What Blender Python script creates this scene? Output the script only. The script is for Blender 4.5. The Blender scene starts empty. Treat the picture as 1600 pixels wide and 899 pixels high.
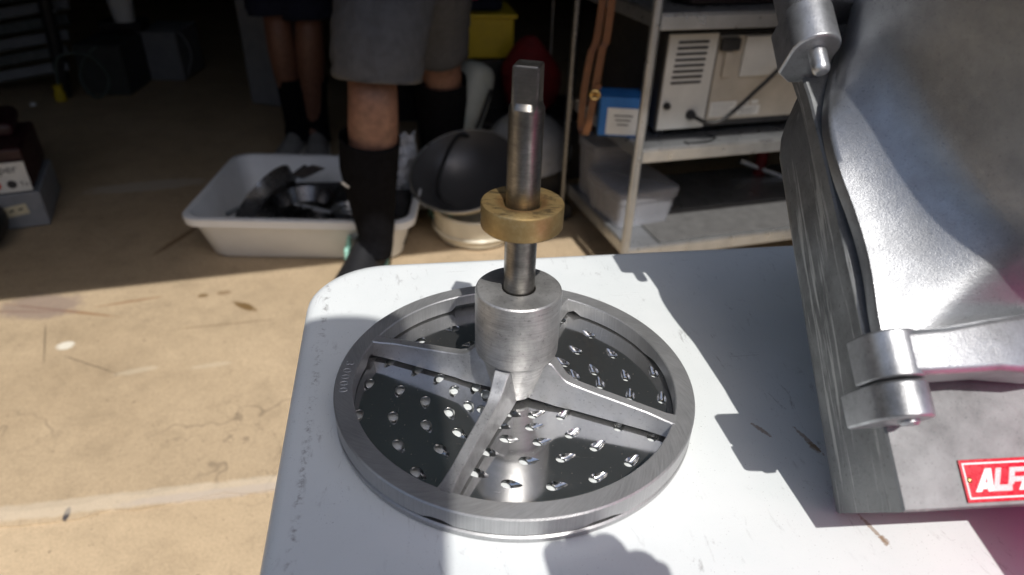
import bpy, bmesh, math, random
from mathutils import Vector, Matrix
random.seed(7)
R = math.radians
scene = bpy.context.scene
COL = scene.collection
FZ = -0.74                      # floor height; the table top is z = 0

# ---------------------------------------------------------------- camera
PITCH, ROLL, FPX = 0.55348177, 0.03785564, 1063.05
cam_loc = Vector((-0.00410852, -0.34639755, 0.29986082))
fwd = Vector((0, math.cos(PITCH), -math.sin(PITCH)))
r0 = Vector((1, 0, 0)); u0 = r0.cross(fwd)
rgt = r0 * math.cos(ROLL) + u0 * math.sin(ROLL)
upv = -r0 * math.sin(ROLL) + u0 * math.cos(ROLL)
cd = bpy.data.cameras.new('camera'); cam = bpy.data.objects.new('camera', cd); COL.objects.link(cam)
mw = Matrix((rgt, upv, -fwd)).transposed().to_4x4(); mw.translation = cam_loc
cam.matrix_world = mw
cd.sensor_width = 36; cd.lens = FPX * 36 / 1600; cd.clip_start = 0.01; cd.clip_end = 2000
cd.dof.use_dof = True; cd.dof.focus_distance = 0.46; cd.dof.aperture_fstop = 7.0
scene.camera = cam
# ---------------------------------------------------------------- world and sun
SUN = Vector((0.216, -0.639, 1.0)).normalized()
sun_el = math.asin(SUN.z); sun_rot = math.atan2(SUN.x, SUN.y)
w = bpy.data.worlds.new('World'); scene.world = w; w.use_nodes = True
nt = w.node_tree; bg = nt.nodes['Background']
sky = nt.nodes.new('ShaderNodeTexSky'); sky.sky_type = 'NISHITA'; sky.sun_disc = False
sky.sun_elevation = sun_el; sky.sun_rotation = sun_rot; sky.dust_density = 2.5; sky.air_density = 1.0
nt.links.new(sky.outputs[0], bg.inputs[0]); bg.inputs[1].default_value = 0.112
sd = bpy.data.lights.new('sun', 'SUN'); sd.energy = 3.8; sd.angle = R(0.53); sd.color = (1.0, 0.965, 0.915)
so = bpy.data.objects.new('sun', sd); COL.objects.link(so)
so.rotation_euler = SUN.to_track_quat('Z', 'Y').to_euler(); so.location = SUN * 20
scene.view_settings.view_transform = 'Standard'; scene.view_settings.look = 'None'
scene.view_settings.exposure = 0.14; scene.view_settings.gamma = 1.0

# ---------------------------------------------------------------- material helpers
def srgb(r, g, b):
    f = lambda c: (c / 255 / 12.92) if c <= 10 else ((c / 255 + .055) / 1.055) ** 2.4
    return (f(r), f(g), f(b), 1)
class NT:
    def __init__(s, name):
        s.m = bpy.data.materials.new(name); s.m.use_nodes = True
        s.t = s.m.node_tree; s.b = s.t.nodes['Principled BSDF']
        s.tc = s.t.nodes.new('ShaderNodeTexCoord'); s.co = s.tc.outputs['Object']
    def n(s, typ, **kw):
        nd = s.t.nodes.new(typ)
        for k, v in kw.items():
            if isinstance(k, str) and hasattr(nd, k): setattr(nd, k, v)
            else: nd.inputs[k].default_value = v
        return nd
    def link(s, a, b): s.t.links.new(a, b)
    def mapping(s, scale=(1, 1, 1), rot=(0, 0, 0), loc=(0, 0, 0), src=None):
        m = s.n('ShaderNodeMapping'); m.inputs['Scale'].default_value = scale
        m.inputs['Rotation'].default_value = rot; m.inputs['Location'].default_value = loc
        s.link(src or s.co, m.inputs[0]); return m.outputs[0]
    def noise(s, scale, detail=4, rough=.55, src=None, dist=0):
        x = s.n('ShaderNodeTexNoise'); x.inputs['Scale'].default_value = scale
        x.inputs['Detail'].default_value = detail; x.inputs['Roughness'].default_value = rough
        x.inputs['Distortion'].default_value = dist
        s.link(src or s.co, x.inputs['Vector']); return x.outputs['Fac']
    def ramp(s, fac, stops, interp='LINEAR'):
        r = s.n('ShaderNodeValToRGB'); r.color_ramp.interpolation = interp
        e = r.color_ramp.elements
        while len(e) < len(stops): e.new(.5)
        for el, (p, c) in zip(e, stops):
            el.position = p; el.color = c if len(c) == 4 else (*c, 1)
        s.link(fac, r.inputs[0]); return r.outputs[0]
    def mix(s, fac, a, b, mode='MIX'):
        m = s.n('ShaderNodeMix'); m.data_type = 'RGBA'; m.blend_type = mode
        for v, i in ((fac, 0), (a, 6), (b, 7)):
            if hasattr(v, 'node'): s.link(v, m.inputs[i])
            else: m.inputs[i].default_value = v
        return m.outputs[2]
    def math(s, op, a, b=0, c=0, clamp=False):
        m = s.n('ShaderNodeMath'); m.operation = op; m.use_clamp = clamp
        for v, i in ((a, 0), (b, 1), (c, 2)):
            if hasattr(v, 'node'): s.link(v, m.inputs[i])
            else: m.inputs[i].default_value = v
        return m.outputs[0]
    def rng(s, v, a, b, c, d):
        m = s.n('ShaderNodeMapRange'); s.link(v, m.inputs[0])
        for i, x in enumerate((a, b, c, d)): m.inputs[i + 1].default_value = x
        return m.outputs[0]
    def bump(s, h, strength=.3, dist=.001, prev=None):
        b = s.n('ShaderNodeBump'); b.inputs['Strength'].default_value = strength
        b.inputs['Distance'].default_value = dist; s.link(h, b.inputs['Height'])
        if prev: s.link(prev, b.inputs['Normal'])
        return b.outputs[0]
    def set(s, **kw):
        for k, v in kw.items():
            k = {'color': 'Base Color', 'rough': 'Roughness', 'metal': 'Metallic', 'normal': 'Normal', 'alpha': 'Alpha',
                 'trans': 'Transmission Weight', 'spec': 'Specular IOR Level', 'sheen': 'Sheen Weight', 'ior': 'IOR',
                 'sss': 'Subsurface Weight', 'coat': 'Coat Weight', 'aniso': 'Anisotropic'}[k]
            if hasattr(v, 'node'): s.link(v, s.b.inputs[k])
            else: s.b.inputs[k].default_value = v
        return s.m
G = lambda v: (v, v, v, 1)
def plain(name, c, rough=.5, metal=0, var=.15, scale=25, bump=0.0, bscale=200, spec=.5):
    t = NT(name); c = c if len(c) == 4 else (*c, 1)
    f = t.noise(scale, 5, .6)
    lo = tuple(x * (1 - var) for x in c[:3]) + (1,); hi = tuple(min(1, x * (1 + var)) for x in c[:3]) + (1,)
    col = t.ramp(f, [(.3, lo), (.7, hi)])
    t.set(color=col, metal=metal, spec=spec, rough=t.rng(t.noise(scale * 2.3, 3), .3, .7, max(0, rough - .08), min(1, rough + .08)))
    if bump: t.set(normal=t.bump(t.noise(bscale, 3), bump, .001))
    return t.m
def cast_metal(name, base, rough, pit=.25, scale=60, dark=.55, streak=None, metal=.6, lathe=0, lspec=(40, 40, 1100)):
    t = NT(name)
    big = t.noise(scale * .25, 6, .65); fine = t.noise(scale * 9, 4, .7)
    c1 = t.ramp(big, [(.3, tuple(b * dark for b in base)), (.52, base), (.72, tuple(min(1, b * 1.2) for b in base))])
    pits = t.ramp(t.noise(scale * 6, 3, .75), [(.31, G(.45)), (.40, G(1))])
    col = t.mix(.75, c1, pits, 'MULTIPLY')
    if streak:
        sc, rot, amt = streak
        st = t.noise(1, 4, .7, src=t.mapping(sc, src=t.mapping(rot=rot)))
        col = t.mix(t.rng(st, .56, .64, 0, amt), col, (.62, .62, .6, 1))
    if lathe:
        ln = t.noise(1, 4, .7, src=t.mapping(lspec))
        col = t.mix(lathe, col, t.ramp(ln, [(.3, G(.55)), (.68, G(1.25))]), 'MULTIPLY')
        fine = t.math('ADD', fine, ln)
    n = t.bump(fine, pit, .0004); n = t.bump(big, .25, .0015, n)
    t.set(color=col, metal=metal, rough=t.rng(big, .25, .75, rough + .1, rough - .08), normal=n)
    return t.m
M = {}
M['cast'] = cast_metal('cast_aluminium', (.50, .505, .51), .40, .35, 85, .5, metal=.72)
M['hub'] = cast_metal('machined_cast_aluminium', (.53, .53, .525), .34, .45, 70, .5, metal=.7, lathe=.55)
_mu = Vector((.9963, .0664, .0547)).normalized(); _mv = Vector((-.0860, .7687, .6338)).normalized(); _mn = _mu.cross(_mv).normalized()
HROT = tuple(Matrix((_mu, _mv, _mn)).to_euler())          # world -> housing axes
M['housing'] = cast_metal('weathered_housing_aluminium', (.215, .22, .222), .44, .5, 60, .38, ((130, 8, 130), HROT, .6), metal=.55)
M['face'] = cast_metal('machined_face_aluminium', (.205, .213, .217), .58, .4, 120, .62, metal=.3)
M['door'] = cast_metal('satin_door_aluminium', (.345, .355, .37), .35, .4, 150, .80, metal=.84)
M['lug'] = cast_metal('polished_lug_aluminium', (.46, .47, .485), .33, .35, 110, .45, metal=.8)
# brushed ring
t = NT('brushed_ring_aluminium')
sep = t.n('ShaderNodeSeparateXYZ'); t.link(t.co, sep.inputs[0])
ang = t.math('ARCTAN2', sep.outputs[1], sep.outputs[0])
rad = t.math('POWER', t.math('ADD', t.math('POWER', sep.outputs[0], 2), t.math('POWER', sep.outputs[1], 2)), .5)
cv = t.n('ShaderNodeCombineXYZ')
t.link(t.math('MULTIPLY', t.math('ADD', ang, t.math('MULTIPLY', rad, 14)), 55), cv.inputs[0]); t.link(t.math('MULTIPLY', rad, 60), cv.inputs[1])
br = t.noise(1.6, 6, .75, src=cv.outputs[0])
mask = t.rng(t.noise(14, 2), .42, .55, .05, 1)
big = t.noise(30, 5, .6)
col = t.mix(1, t.ramp(big, [(.3, (.36, .365, .37)), (.7, (.48, .485, .49))]), t.ramp(br, [(.3, G(.72)), (.7, G(1.1))]), 'MULTIPLY')
t.set(color=col, metal=.65, rough=t.rng(br, .3, .7, .32, .48), normal=t.bump(t.math('MULTIPLY', br, mask), .5, .0006)); M['ring'] = t.m
# mirror stainless plate
t = NT('polished_stainless_plate')
sc = t.noise(1, 2, .8, src=t.mapping((900, 30, 30), (0, 0, .5))); sc2 = t.noise(1, 2, .8, src=t.mapping((40, 1100, 30), (0, 0, -.3)))
sp = t.noise(700, 2, .5)
smud = t.noise(35, 5, .65)
rg = t.math('ADD', t.rng(smud, .45, .75, .08, .20), t.math('ADD', t.rng(sc, .68, .75, 0, .18), t.math('ADD', t.rng(sc2, .70, .76, 0, .2), t.rng(sp, .73, .76, 0, .4))))
t.set(color=t.ramp(sp, [(.73, (.66, .66, .66)), (.77, (.8, .8, .8))]), metal=.96, rough=rg, normal=t.bump(t.noise(28, 2), .06, .002)); M['plate'] = t.m
M['tooth'] = plain('bright_punched_steel', (.78, .78, .77), .16, 1, .08, 200)
# shaft steel
t = NT('worn_shaft_steel')
st = t.noise(1, 5, .7, src=t.mapping((120, 120, 900))); bl = t.noise(70, 5, .65)
col = t.mix(.6, t.ramp(bl, [(.3, (.14, .132, .12)), (.7, (.33, .315, .29))]), t.ramp(st, [(.3, G(.6)), (.7, G(1.15))]), 'MULTIPLY')
t.set(color=col, metal=1, rough=t.rng(bl, .3, .7, .42, .27), normal=t.bump(st, .2, .0003)); M['shaft'] = t.m
M['steel_dark'] = plain('dark_steel_and_shaded_post', (.22, .22, .225), .3, 1, .2, 90)
# bronze collar
t = NT('aged_bronze')
bl = t.noise(110, 6, .7); sm = t.noise(1, 6, .75, src=t.mapping((70, 130, 70), (0, 0, .6)), dist=.8)
sepz = t.n('ShaderNodeSeparateXYZ'); t.link(t.n('ShaderNodeNewGeometry').outputs['Normal'], sepz.inputs[0])
top = t.rng(sepz.outputs[2], .6, .9, 0, 1)
dirt = t.math('MULTIPLY', top, t.rng(sm, .50, .66, 0, .85))
rr_ = t.n('ShaderNodeSeparateXYZ'); t.link(t.co, rr_.inputs[0])
rd = t.math('POWER', t.math('ADD', t.math('POWER', rr_.outputs[0], 2), t.math('POWER', rr_.outputs[1], 2)), .5)
rim_ = t.math('MULTIPLY', t.math('MULTIPLY', top, t.rng(rd, .0165, .0125, 0, .75)), t.rng(bl, .35, .55, .5, 1))
col = t.mix(dirt, t.ramp(bl, [(.3, (.30, .20, .085)), (.55, (.40, .285, .125)), (.75, (.50, .39, .21))]), (.06, .045, .03, 1))
col = t.mix(rim_, col, (.24, .125, .05, 1))
t.set(color=col, metal=.85, rough=t.math('ADD', t.rng(bl, .3, .7, .52, .38), t.math('MULTIPLY', top, .12)), normal=t.bump(bl, .25, .0004)); M['bronze'] = t.m
# table plastic
t = NT('white_blow_moulded_plastic')
n1 = t.noise(9, 5, .6)
base = t.ramp(n1, [(.3, (.645, .685, .69)), (.7, (.72, .75, .752))])
sp1 = t.math('MULTIPLY', t.rng(t.noise(950, 3, .6), .665, .70, 0, .9), t.rng(t.noise(22, 3), .40, .60, .2, 1))
scuff = t.math('MULTIPLY', t.rng(t.noise(1, 6, .8, src=t.mapping((130, 45, 1), (0, 0, .9)), dist=.6), .57, .68, 0, .5), t.rng(t.noise(17, 4), .47, .6, 0, 1))
scr = t.math('MULTIPLY', t.rng(t.noise(1, 2, .5, src=t.mapping((18, 900, 1), (0, 0, 1.1))), .735, .75, 0, .5), t.rng(t.noise(11, 2), .5, .56, 0, 1))
edge = t.math('MULTIPLY', t.rng(t.noise(150, 5, .75), .50, .60, 0, 1), 1)
sepw = t.n('ShaderNodeSeparateXYZ'); t.link(t.co, sepw.inputs[0])
ex = t.math('SUBTRACT', 1, t.math('MULTIPLY', t.math('ABSOLUTE', t.math('SUBTRACT', sepw.outputs[0], .016)), 280, clamp=True), clamp=True)
d = t.math('MAXIMUM', t.math('MAXIMUM', sp1, scuff), t.math('MAXIMUM', scr, t.math('MULTIPLY', edge, t.math('MULTIPLY', ex, .7))))
col = t.mix(d, base, (.16, .15, .15, 1))
# rust trails left by feet of machines, table coordinates
def blob(t, sx, x, y, rx, ry, a, ns=160, amt=1.0, wob=.9):
    dx = t.math('SUBTRACT', sx.outputs[0], x); dy = t.math('SUBTRACT', sx.outputs[1], y)
    c, s = math.cos(a), math.sin(a)
    p = t.math('DIVIDE', t.math('ADD', t.math('MULTIPLY', dx, c), t.math('MULTIPLY', dy, s)), rx)
    q = t.math('DIVIDE', t.math('SUBTRACT', t.math('MULTIPLY', dy, c), t.math('MULTIPLY', dx, s)), ry)
    r2 = t.math('ADD', t.math('MULTIPLY', p, p), t.math('MULTIPLY', q, q))
    f = t.math('ADD', r2, t.math('MULTIPLY', t.math('SUBTRACT', t.noise(ns, 4, .7), .5), wob * 3))
    return t.rng(f, 1.1, .5, 0, amt)
TYAW = 0.17424
def tl(x, y):                    # world -> table coordinates (origin at corner, x along back edge, y outward)
    c, s = math.cos(TYAW), math.sin(TYAW)
    return (x * c + y * s + .147, -x * s + y * c - .19176)
for (x, y, rx, ry, a) in ((.158, -.022, .008, .0018, -.9), (.185, -.030, .013, .0018, -1.15), (.187, -.036, .006, .0026, -1.1), (.197, -.097, .011, .0014, -1.2), (.200, -.104, .004, .0022, -1.2)):
    u_, v_ = tl(x, y)
    col = t.mix(blob(t, sepw, u_, v_, rx, ry, a - TYAW, 520, .62, 1.3), col, (.22, .12, .04, 1))
t.set(color=col, rough=t.rng(n1, .3, .7, .36, .5), spec=.45, normal=t.bump(t.noise(900, 2), .25, .0003)); M['table'] = t.m
# concrete
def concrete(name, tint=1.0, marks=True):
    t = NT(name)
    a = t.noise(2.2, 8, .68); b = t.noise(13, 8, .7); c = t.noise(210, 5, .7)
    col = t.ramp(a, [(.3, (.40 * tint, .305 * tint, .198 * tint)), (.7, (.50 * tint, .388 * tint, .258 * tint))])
    col = t.mix(.8, col, t.ramp(b, [(.25, G(.74)), (.48, G(.97)), (.75, G(1.12))]), 'MULTIPLY')
    col = t.mix(.7, col, t.ramp(c, [(.3, G(.68)), (.52, G(1.0)), (.72, G(1.16))]), 'MULTIPLY')
    col = t.mix(t.rng(t.noise(70, 3), .69, .73, 0, .6), col, (.13, .09, .06, 1))
    for sc_, th in ((1.1, .0035), (2.7, .0025)):
        cr = t.math('ABSOLUTE', t.math('SUBTRACT', t.noise(sc_, 5, .6, src=t.mapping(loc=(sc_, 3.1, 0))), .5))
        col = t.mix(t.math('MULTIPLY', t.rng(cr, th, th * .3, 0, .5), t.rng(t.noise(3, 2), .45, .6, 0, 1)), col, (.17, .13, .09, 1))
    sx = t.n('ShaderNodeSeparateXYZ'); t.link(t.co, sx.inputs[0])
    for (x, y, rx, ry, an, cc, amt, ns) in (
            (-1.20, 1.135, .17, .007, -.12, (.24, .11, .04), .6, 45), (-1.04, 1.19, .09, .006, .4, (.24, .11, .04), .55, 45), (-1.34, 1.12, .15, .006, .05, (.24, .11, .04), .5, 45),
            (-1.26, 1.15, .11, .07, .1, (.20, .15, .15), .55, 30), (-.728, 1.187, .045, .014, -.5, (.16, .095, .035), .95, 60), (-.861, 1.232, .016, .012, 0, (.16, .095, .035), .8, 60), (-.81, 1.25, .02, .012, .2, (.18, .11, .05), .6, 60),
            (-1.1, .985, .022, .018, .3, (.74, .70, .60), .95, 110), (-.81, .487, .006, .016, .2, (.04, .04, .05), .95, 60), (-1.16, 1.0, .10, .0022, -1.05, (.12, .09, .06), .7, 40), (-1.0, .915, .09, .0022, -.35, (.12, .09, .06), .7, 40),
            (-.75, 1.10, .14, .004, .25, (.2, .14, .08), .5, 40), (-1.07, 1.55, .12, .012, 1.3, (.15, .085, .04), .7, 40), (-.88, .9, .05, .012, .4, (.58, .50, .38), .4, 40), (-.72, .93, .05, .010, .3, (.58, .50, .38), .35, 40), (-.69, .530, .60, .020, .21, (.60, .53, .43), .42, 22), (-.55, .55, .2, .012, .21, (.42, .36, .32), .5, 25), (-1.35, 1.95, .22, .05, .35, (.55, .52, .46), .55, 30)):
        col = t.mix(blob(t, sx, x, y, rx, ry, an, ns, amt, .55), col, (*cc, 1))
    t.set(color=col, rough=t.rng(b, .3, .7, .62, .85), spec=.3, normal=t.bump(c, .3, .002, t.bump(b, .25, .006)))
    return t.m
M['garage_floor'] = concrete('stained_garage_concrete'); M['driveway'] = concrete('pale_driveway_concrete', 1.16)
M['asphalt'] = plain('grey_asphalt', (.055, .055, .056), .85, 0, .2, 40, .4, 300)
t = NT('red_brick')
bk_ = t.n('ShaderNodeTexBrick'); bk_.inputs['Scale'].default_value = 4.4; bk_.inputs['Color1'].default_value = (.22, .09, .06, 1); bk_.inputs['Color2'].default_value = (.28, .13, .085, 1); bk_.inputs['Mortar'].default_value = (.35, .33, .30, 1)
t.link(t.mapping(rot=(R(90), 0, 0)), bk_.inputs[0]); t.set(color=bk_.outputs[0], rough=.85); M['brick'] = t.m
M['ceiling'] = plain('dark_blue_grey_panel', (.07, .13, .20), .6, 0, .12, 6)
M['wall'] = plain('dark_painted_board', (.035, .035, .036), .8, 0, .25, 6)
M['stucco'] = plain('beige_stucco', (.42, .41, .39), .85, 0, .1, 40, .4)
M['black'] = plain('black_plastic', (.018, .018, .02), .45, 0, .3, 30)
M['rubber'] = plain('black_rubber_cable', (.015, .015, .016), .55, 0, .2, 30)
M['grey_plastic'] = plain('grey_plastic', (.23, .24, .26), .5, 0, .12, 20)
M['white_plastic'] = plain('white_tub_plastic', (.76, .78, .80), .42, 0, .05, 12)
M['cream'] = plain('cream_enamel', (.70, .64, .50), .4, 0, .1, 18)
M['stainless'] = plain('brushed_stainless', (.44, .455, .47), .33, .8, .12, 18, .1, 300)
M['galv'] = plain('galvanised_steel', (.42, .43, .44), .4, 1, .2, 30)
M['oven'] = plain('beige_oven_panel', (.55, .545, .51), .5, 0, .08, 14)
M['tan'] = plain('tan_panel', (.42, .38, .315), .6, 0, .12, 14)
M['red'] = plain('red_nylon', (.16, .007, .011), .6, 0, .25, 25)
M['maroon'] = plain('maroon_vinyl', (.028, .006, .008), .5, 0, .3, 25)
M['yellow'] = plain('yellow_plastic', (.62, .46, .02), .45, 0, .12, 18)
M['pink'] = plain('pink_plastic', (.6, .06, .22), .45, 0, .1, 18)
M['blue'] = plain('blue_card', (.02, .14, .42), .55, 0, .15, 18)
M['paper'] = plain('white_paper_label', (.66, .66, .63), .6, 0, .06, 40)
M['ink'] = plain('dark_ink', (.03, .03, .035), .6, 0, .1, 40)
M['ink_red'] = plain('red_ink', (.55, .06, .04), .6, 0, .1, 40)
M['masking'] = plain('cream_masking_tape', (.62, .55, .38), .6, 0, .1, 40)
M['pinklabel'] = plain('pale_pink_label', (.6, .36, .40), .6, 0, .1, 40)
M['leather'] = plain('tan_leather', (.15, .058, .022), .45, 0, .2, 40, .3, 500)
M['brass'] = plain('brass_fitting', (.75, .52, .2), .25, 1, .1, 50)
def cloth_mat(name, c):
    t = NT(name); f = t.noise(40, 4); wr = t.noise(1, 4, .6, src=t.mapping((22, 22, 9)), dist=.5)
    t.set(color=t.ramp(f, [(.3, tuple(x * .85 for x in c)), (.7, tuple(x * 1.15 for x in c))]), rough=.85, spec=.2, normal=t.bump(t.noise(700, 2), .3, .0006, t.bump(wr, .8, .012)))
    return t.m
M['skin'] = plain('tanned_skin', (.23, .12, .082), .5, 0, .30, 38, .15, 300)
M['skin_dark'] = plain('brown_skin', (.17, .082, .055), .5, 0, .18, 60, .15, 300)
M['hair'] = plain('dark_hair', (.02, .015, .012), .5, 0, .3, 60)
M['sock'] = plain('black_knit', (.006, .006, .0075), .9, 0, .3, 60, .4, 500, .08)
M['shorts'] = cloth_mat('charcoal_grey_cloth', (.085, .088, .098))
M['navy'] = cloth_mat('navy_cloth', (.010, .013, .03))
M['shirt'] = plain('grey_tshirt_cloth', (.12, .13, .15), .85, 0, .14, 30, .3, 500, .2)
M['greyshoe'] = plain('grey_mesh_shoe', (.20, .20, .20), .8, 0, .2, 50)
M['mint'] = plain('mint_foam', (.35, .66, .55), .6, 0, .1, 40)
M['darkshoe'] = plain('black_shoe', (.009, .0095, .012), .6, 0, .2, 50)
M['wok'] = plain('seasoned_black_iron', (.10, .10, .105), .28, .75, .12, 12)
M['motor'] = plain('pale_grey_green_enamel', (.40, .43, .40), .45, 0, .12, 20)
M['badge'] = plain('red_badge_enamel', (.52, .006, .022), .28, 0, .08, 200)
M['badgewhite'] = plain('white_badge_print', (.85, .82, .82), .35, 0, .05, 200)
M['mat'] = plain('grey_rubber_mat', (.10, .10, .10), .8, 0, .2, 30)
t = NT('clear_storage_plastic'); t.set(color=(.40, .41, .45, 1), rough=.3, alpha=.4); M['clear'] = t.m
t = NT('crumpled_foil'); t.set(color=(.82, .83, .86, 1), metal=.25, rough=.3); M['foil'] = t.m
t = NT('magenta_translucent_plastic')
tr = t.n('ShaderNodeBsdfTranslucent'); tr.inputs[0].default_value = (.9, .06, .40, 1)
mx = t.n('ShaderNodeMixShader'); mx.inputs[0].default_value = .82
t.set(color=(.5, .03, .2, 1), rough=.4); t.link(t.b.outputs[0], mx.inputs[1]); t.link(tr.outputs[0], mx.inputs[2])
t.link(mx.outputs[0], t.t.nodes['Material Output'].inputs[0]); M['magenta'] = t.m

# ---------------------------------------------------------------- mesh helpers
class MB:
    def __init__(s): s.v = []; s.f = []
    def add(s, vs, fs):
        o = len(s.v); s.v += [tuple(v) for v in vs]; s.f += [tuple(i + o for i in f) for f in fs]; return s
    def box(s, c, d, rz=0, mat=None, taper=1.0):
        x, y, z = (k / 2 for k in d); vs = []
        for sz in (-1, 1):
            k = taper if sz < 0 else 1
            for sx, sy in ((-1, -1), (1, -1), (1, 1), (-1, 1)): vs.append(Vector((sx * x * k, sy * y * k, sz * z)))
        m = mat or Matrix.Rotation(rz, 3, 'Z')
        vs = [m @ v + Vector(c) for v in vs]
        return s.add(vs, [(3, 2, 1, 0), (4, 5, 6, 7), (0, 1, 5, 4), (1, 2, 6, 5), (2, 3, 7, 6), (3, 0, 4, 7)])
    def lathe(s, prof, n=64, c=(0, 0, 0), m=None, closed=False, jit=None, cap=True):
        vs = []; k = len(prof); c = Vector(c)
        for i in range(n):
            a = 2 * math.pi * i / n
            for j, (r, z) in enumerate(prof):
                if jit: r, z = jit(j, a, r, z)
                p = Vector((r * math.cos(a), r * math.sin(a), z)); vs.append((m @ p if m else p) + c)
        fs = []
        for i in range(n):
            i2 = (i + 1) % n
            for j in range(k if closed else k - 1):
                j2 = (j + 1) % k; fs.append((i * k + j, i2 * k + j, i2 * k + j2, i * k + j2))
        if cap and not closed:
            if prof[0][0] > 1e-6: fs.append(tuple(i * k for i in range(n))[::-1])
            if prof[-1][0] > 1e-6: fs.append(tuple(i * k + k - 1 for i in range(n)))
        return s.add(vs, fs)
    def rings(s, rings, cap=True, closed=False):
        n = len(rings[0]); vs = [p for r in rings for p in r]; fs = []
        for i in range(len(rings) - (0 if closed else 1)):
            i2 = (i + 1) % len(rings)
            for j in range(n): fs.append((i * n + j, i * n + (j + 1) % n, i2 * n + (j + 1) % n, i2 * n + j))
        if cap and not closed: fs += [tuple(range(n))[::-1], tuple((len(rings) - 1) * n + j for j in range(n))]
        return s.add(vs, fs)
    def tube(s, pts, rad, n=10, flat=1.0, cap=True):
        pts = [Vector(p) for p in pts]; rg = []
        if not isinstance(rad, (list, tuple)): rad = [rad] * len(pts)
        up = Vector((0, 0, 1)); prev = None
        for i, p in enumerate(pts):
            d = (pts[min(i + 1, len(pts) - 1)] - pts[max(i - 1, 0)]).normalized()
            if prev is None:
                x = d.cross(Vector((0, 1, 0)) if abs(d.y) < .9 else up).normalized()
            else:
                x = (prev - d * prev.dot(d)).normalized()
            prev = x; y = d.cross(x); r = rad[i]; rx, ry = (r if isinstance(r, (list, tuple)) else (r, r * flat))
            rg.append([p + x * rx * math.cos(2 * math.pi * k / n) + y * ry * math.sin(2 * math.pi * k / n) for k in range(n)])
        return s.rings(rg, cap)
    def prism(s, poly, a, b, axes):
        """poly of 2D points, extruded between a and b along third axis; axes = (X, Y, Z, origin)"""
        X, Y, Z, o = axes
        r = [[o + X * p[0] + Y * p[1] + Z * t_ for p in poly] for t_ in (a, b)]
        return s.rings(r)
    def build(s, name, mat, parent=None, smooth=True, bevel=0, seg=2, angle=35, label=None, sub=0):
        me = bpy.data.meshes.new(name); me.from_pydata([tuple(v) for v in s.v], [], s.f)
        bm = bmesh.new(); bm.from_mesh(me); bmesh.ops.recalc_face_normals(bm, faces=bm.faces); bm.to_mesh(me); bm.free()
        o = bpy.data.objects.new(name, me); COL.objects.link(o); finish(o, mat, parent, smooth, bevel, seg, angle, label, sub); return o
def finish(o, mat, parent=None, smooth=True, bevel=0, seg=2, angle=35, label=None, sub=0):
    me = o.data
    for m_ in (mat if isinstance(mat, list) else [mat]): me.materials.append(m_)
    if smooth:
        for p in me.polygons: p.use_smooth = True
        me.set_sharp_from_angle(angle=R(angle))
    if bevel:
        b = o.modifiers.new('bevel', 'BEVEL'); b.width = bevel; b.segments = seg; b.limit_method = 'ANGLE'; b.angle_limit = R(40); b.harden_normals = True
    if sub:
        q = o.modifiers.new('sub', 'SUBSURF'); q.levels = q.render_levels = sub
    if parent: o.parent = parent; o.matrix_parent_inverse = parent.matrix_world.inverted()
    if label: o['label'] = label
def thing(name, label, cat, loc=(0, 0, 0), group=None, kind=None):
    o = bpy.data.objects.new(name, None); COL.objects.link(o); o.empty_display_size = .05
    o.matrix_world = Matrix.Translation(loc)
    o['label'] = label; o['category'] = cat
    if group: o['group'] = group
    if kind: o['kind'] = kind
    return o
def tag(o, label, cat, group=None):
    o['label'] = label; o['category'] = cat
    if group: o['group'] = group
    return o
def struct(o): o['kind'] = 'structure'; return o
def spline(pts, n=8):
    pts = [Vector(p) for p in pts]; out = []
    for i in range(len(pts) - 1):
        p0, p1, p2, p3 = pts[max(i - 1, 0)], pts[i], pts[i + 1], pts[min(i + 2, len(pts) - 1)]
        for k in range(n):
            t_ = k / n
            out.append(.5 * ((2 * p1) + (p2 - p0) * t_ + (2 * p0 - 5 * p1 + 4 * p2 - p3) * t_ ** 2 + (3 * p1 - p0 - 3 * p2 + p3) * t_ ** 3))
    out.append(pts[-1]); return out
V = Vector

# ================================================================= SETTING
# ground to the horizon, and the garage slab standing a few mm proud of it along a worn joint
me = MB()
N = 40
vs = [(-300, -300, FZ - .020), (300, -300, FZ - .020), (300, 300, FZ - .020), (-300, 300, FZ - .020)]
me.add(vs, [(0, 1, 2, 3)]); o = me.build('road', M['asphalt'], smooth=False); struct(o)  # dark asphalt added out of view to cut light bounced into the garage
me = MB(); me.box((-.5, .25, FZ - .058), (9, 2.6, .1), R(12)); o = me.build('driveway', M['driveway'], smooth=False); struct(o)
GA = R(17.5)
e1 = V((math.cos(GA), math.sin(GA), 0)); e2 = V((-math.sin(GA), math.cos(GA), 0))
HB = V((-.153, .292, 0))                         # foot of the garage door line
def gp(a, b, z): return HB + e1 * a + e2 * b + V((0, 0, z))
sa = R(11.9); sdv = V((math.cos(sa), math.sin(sa), 0)); snv = V((-sdv.y, sdv.x, 0)); sp0 = V((-.69, .511, 0))
front = []
for i in range(161):
    x = -4.2 + i * .05
    front.append(sp0 + sdv * x + snv * (random.uniform(-.008, .008) + .006 * math.sin(x * 9)))
back = [gp(3.0, 7.2, 0), gp(-4.6, 7.2, 0)]
poly = [p + V((0, 0, FZ)) for p in front + back]
low = [p + V((0, 0, -.05)) for p in poly]
me = MB(); n = len(poly)
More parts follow.
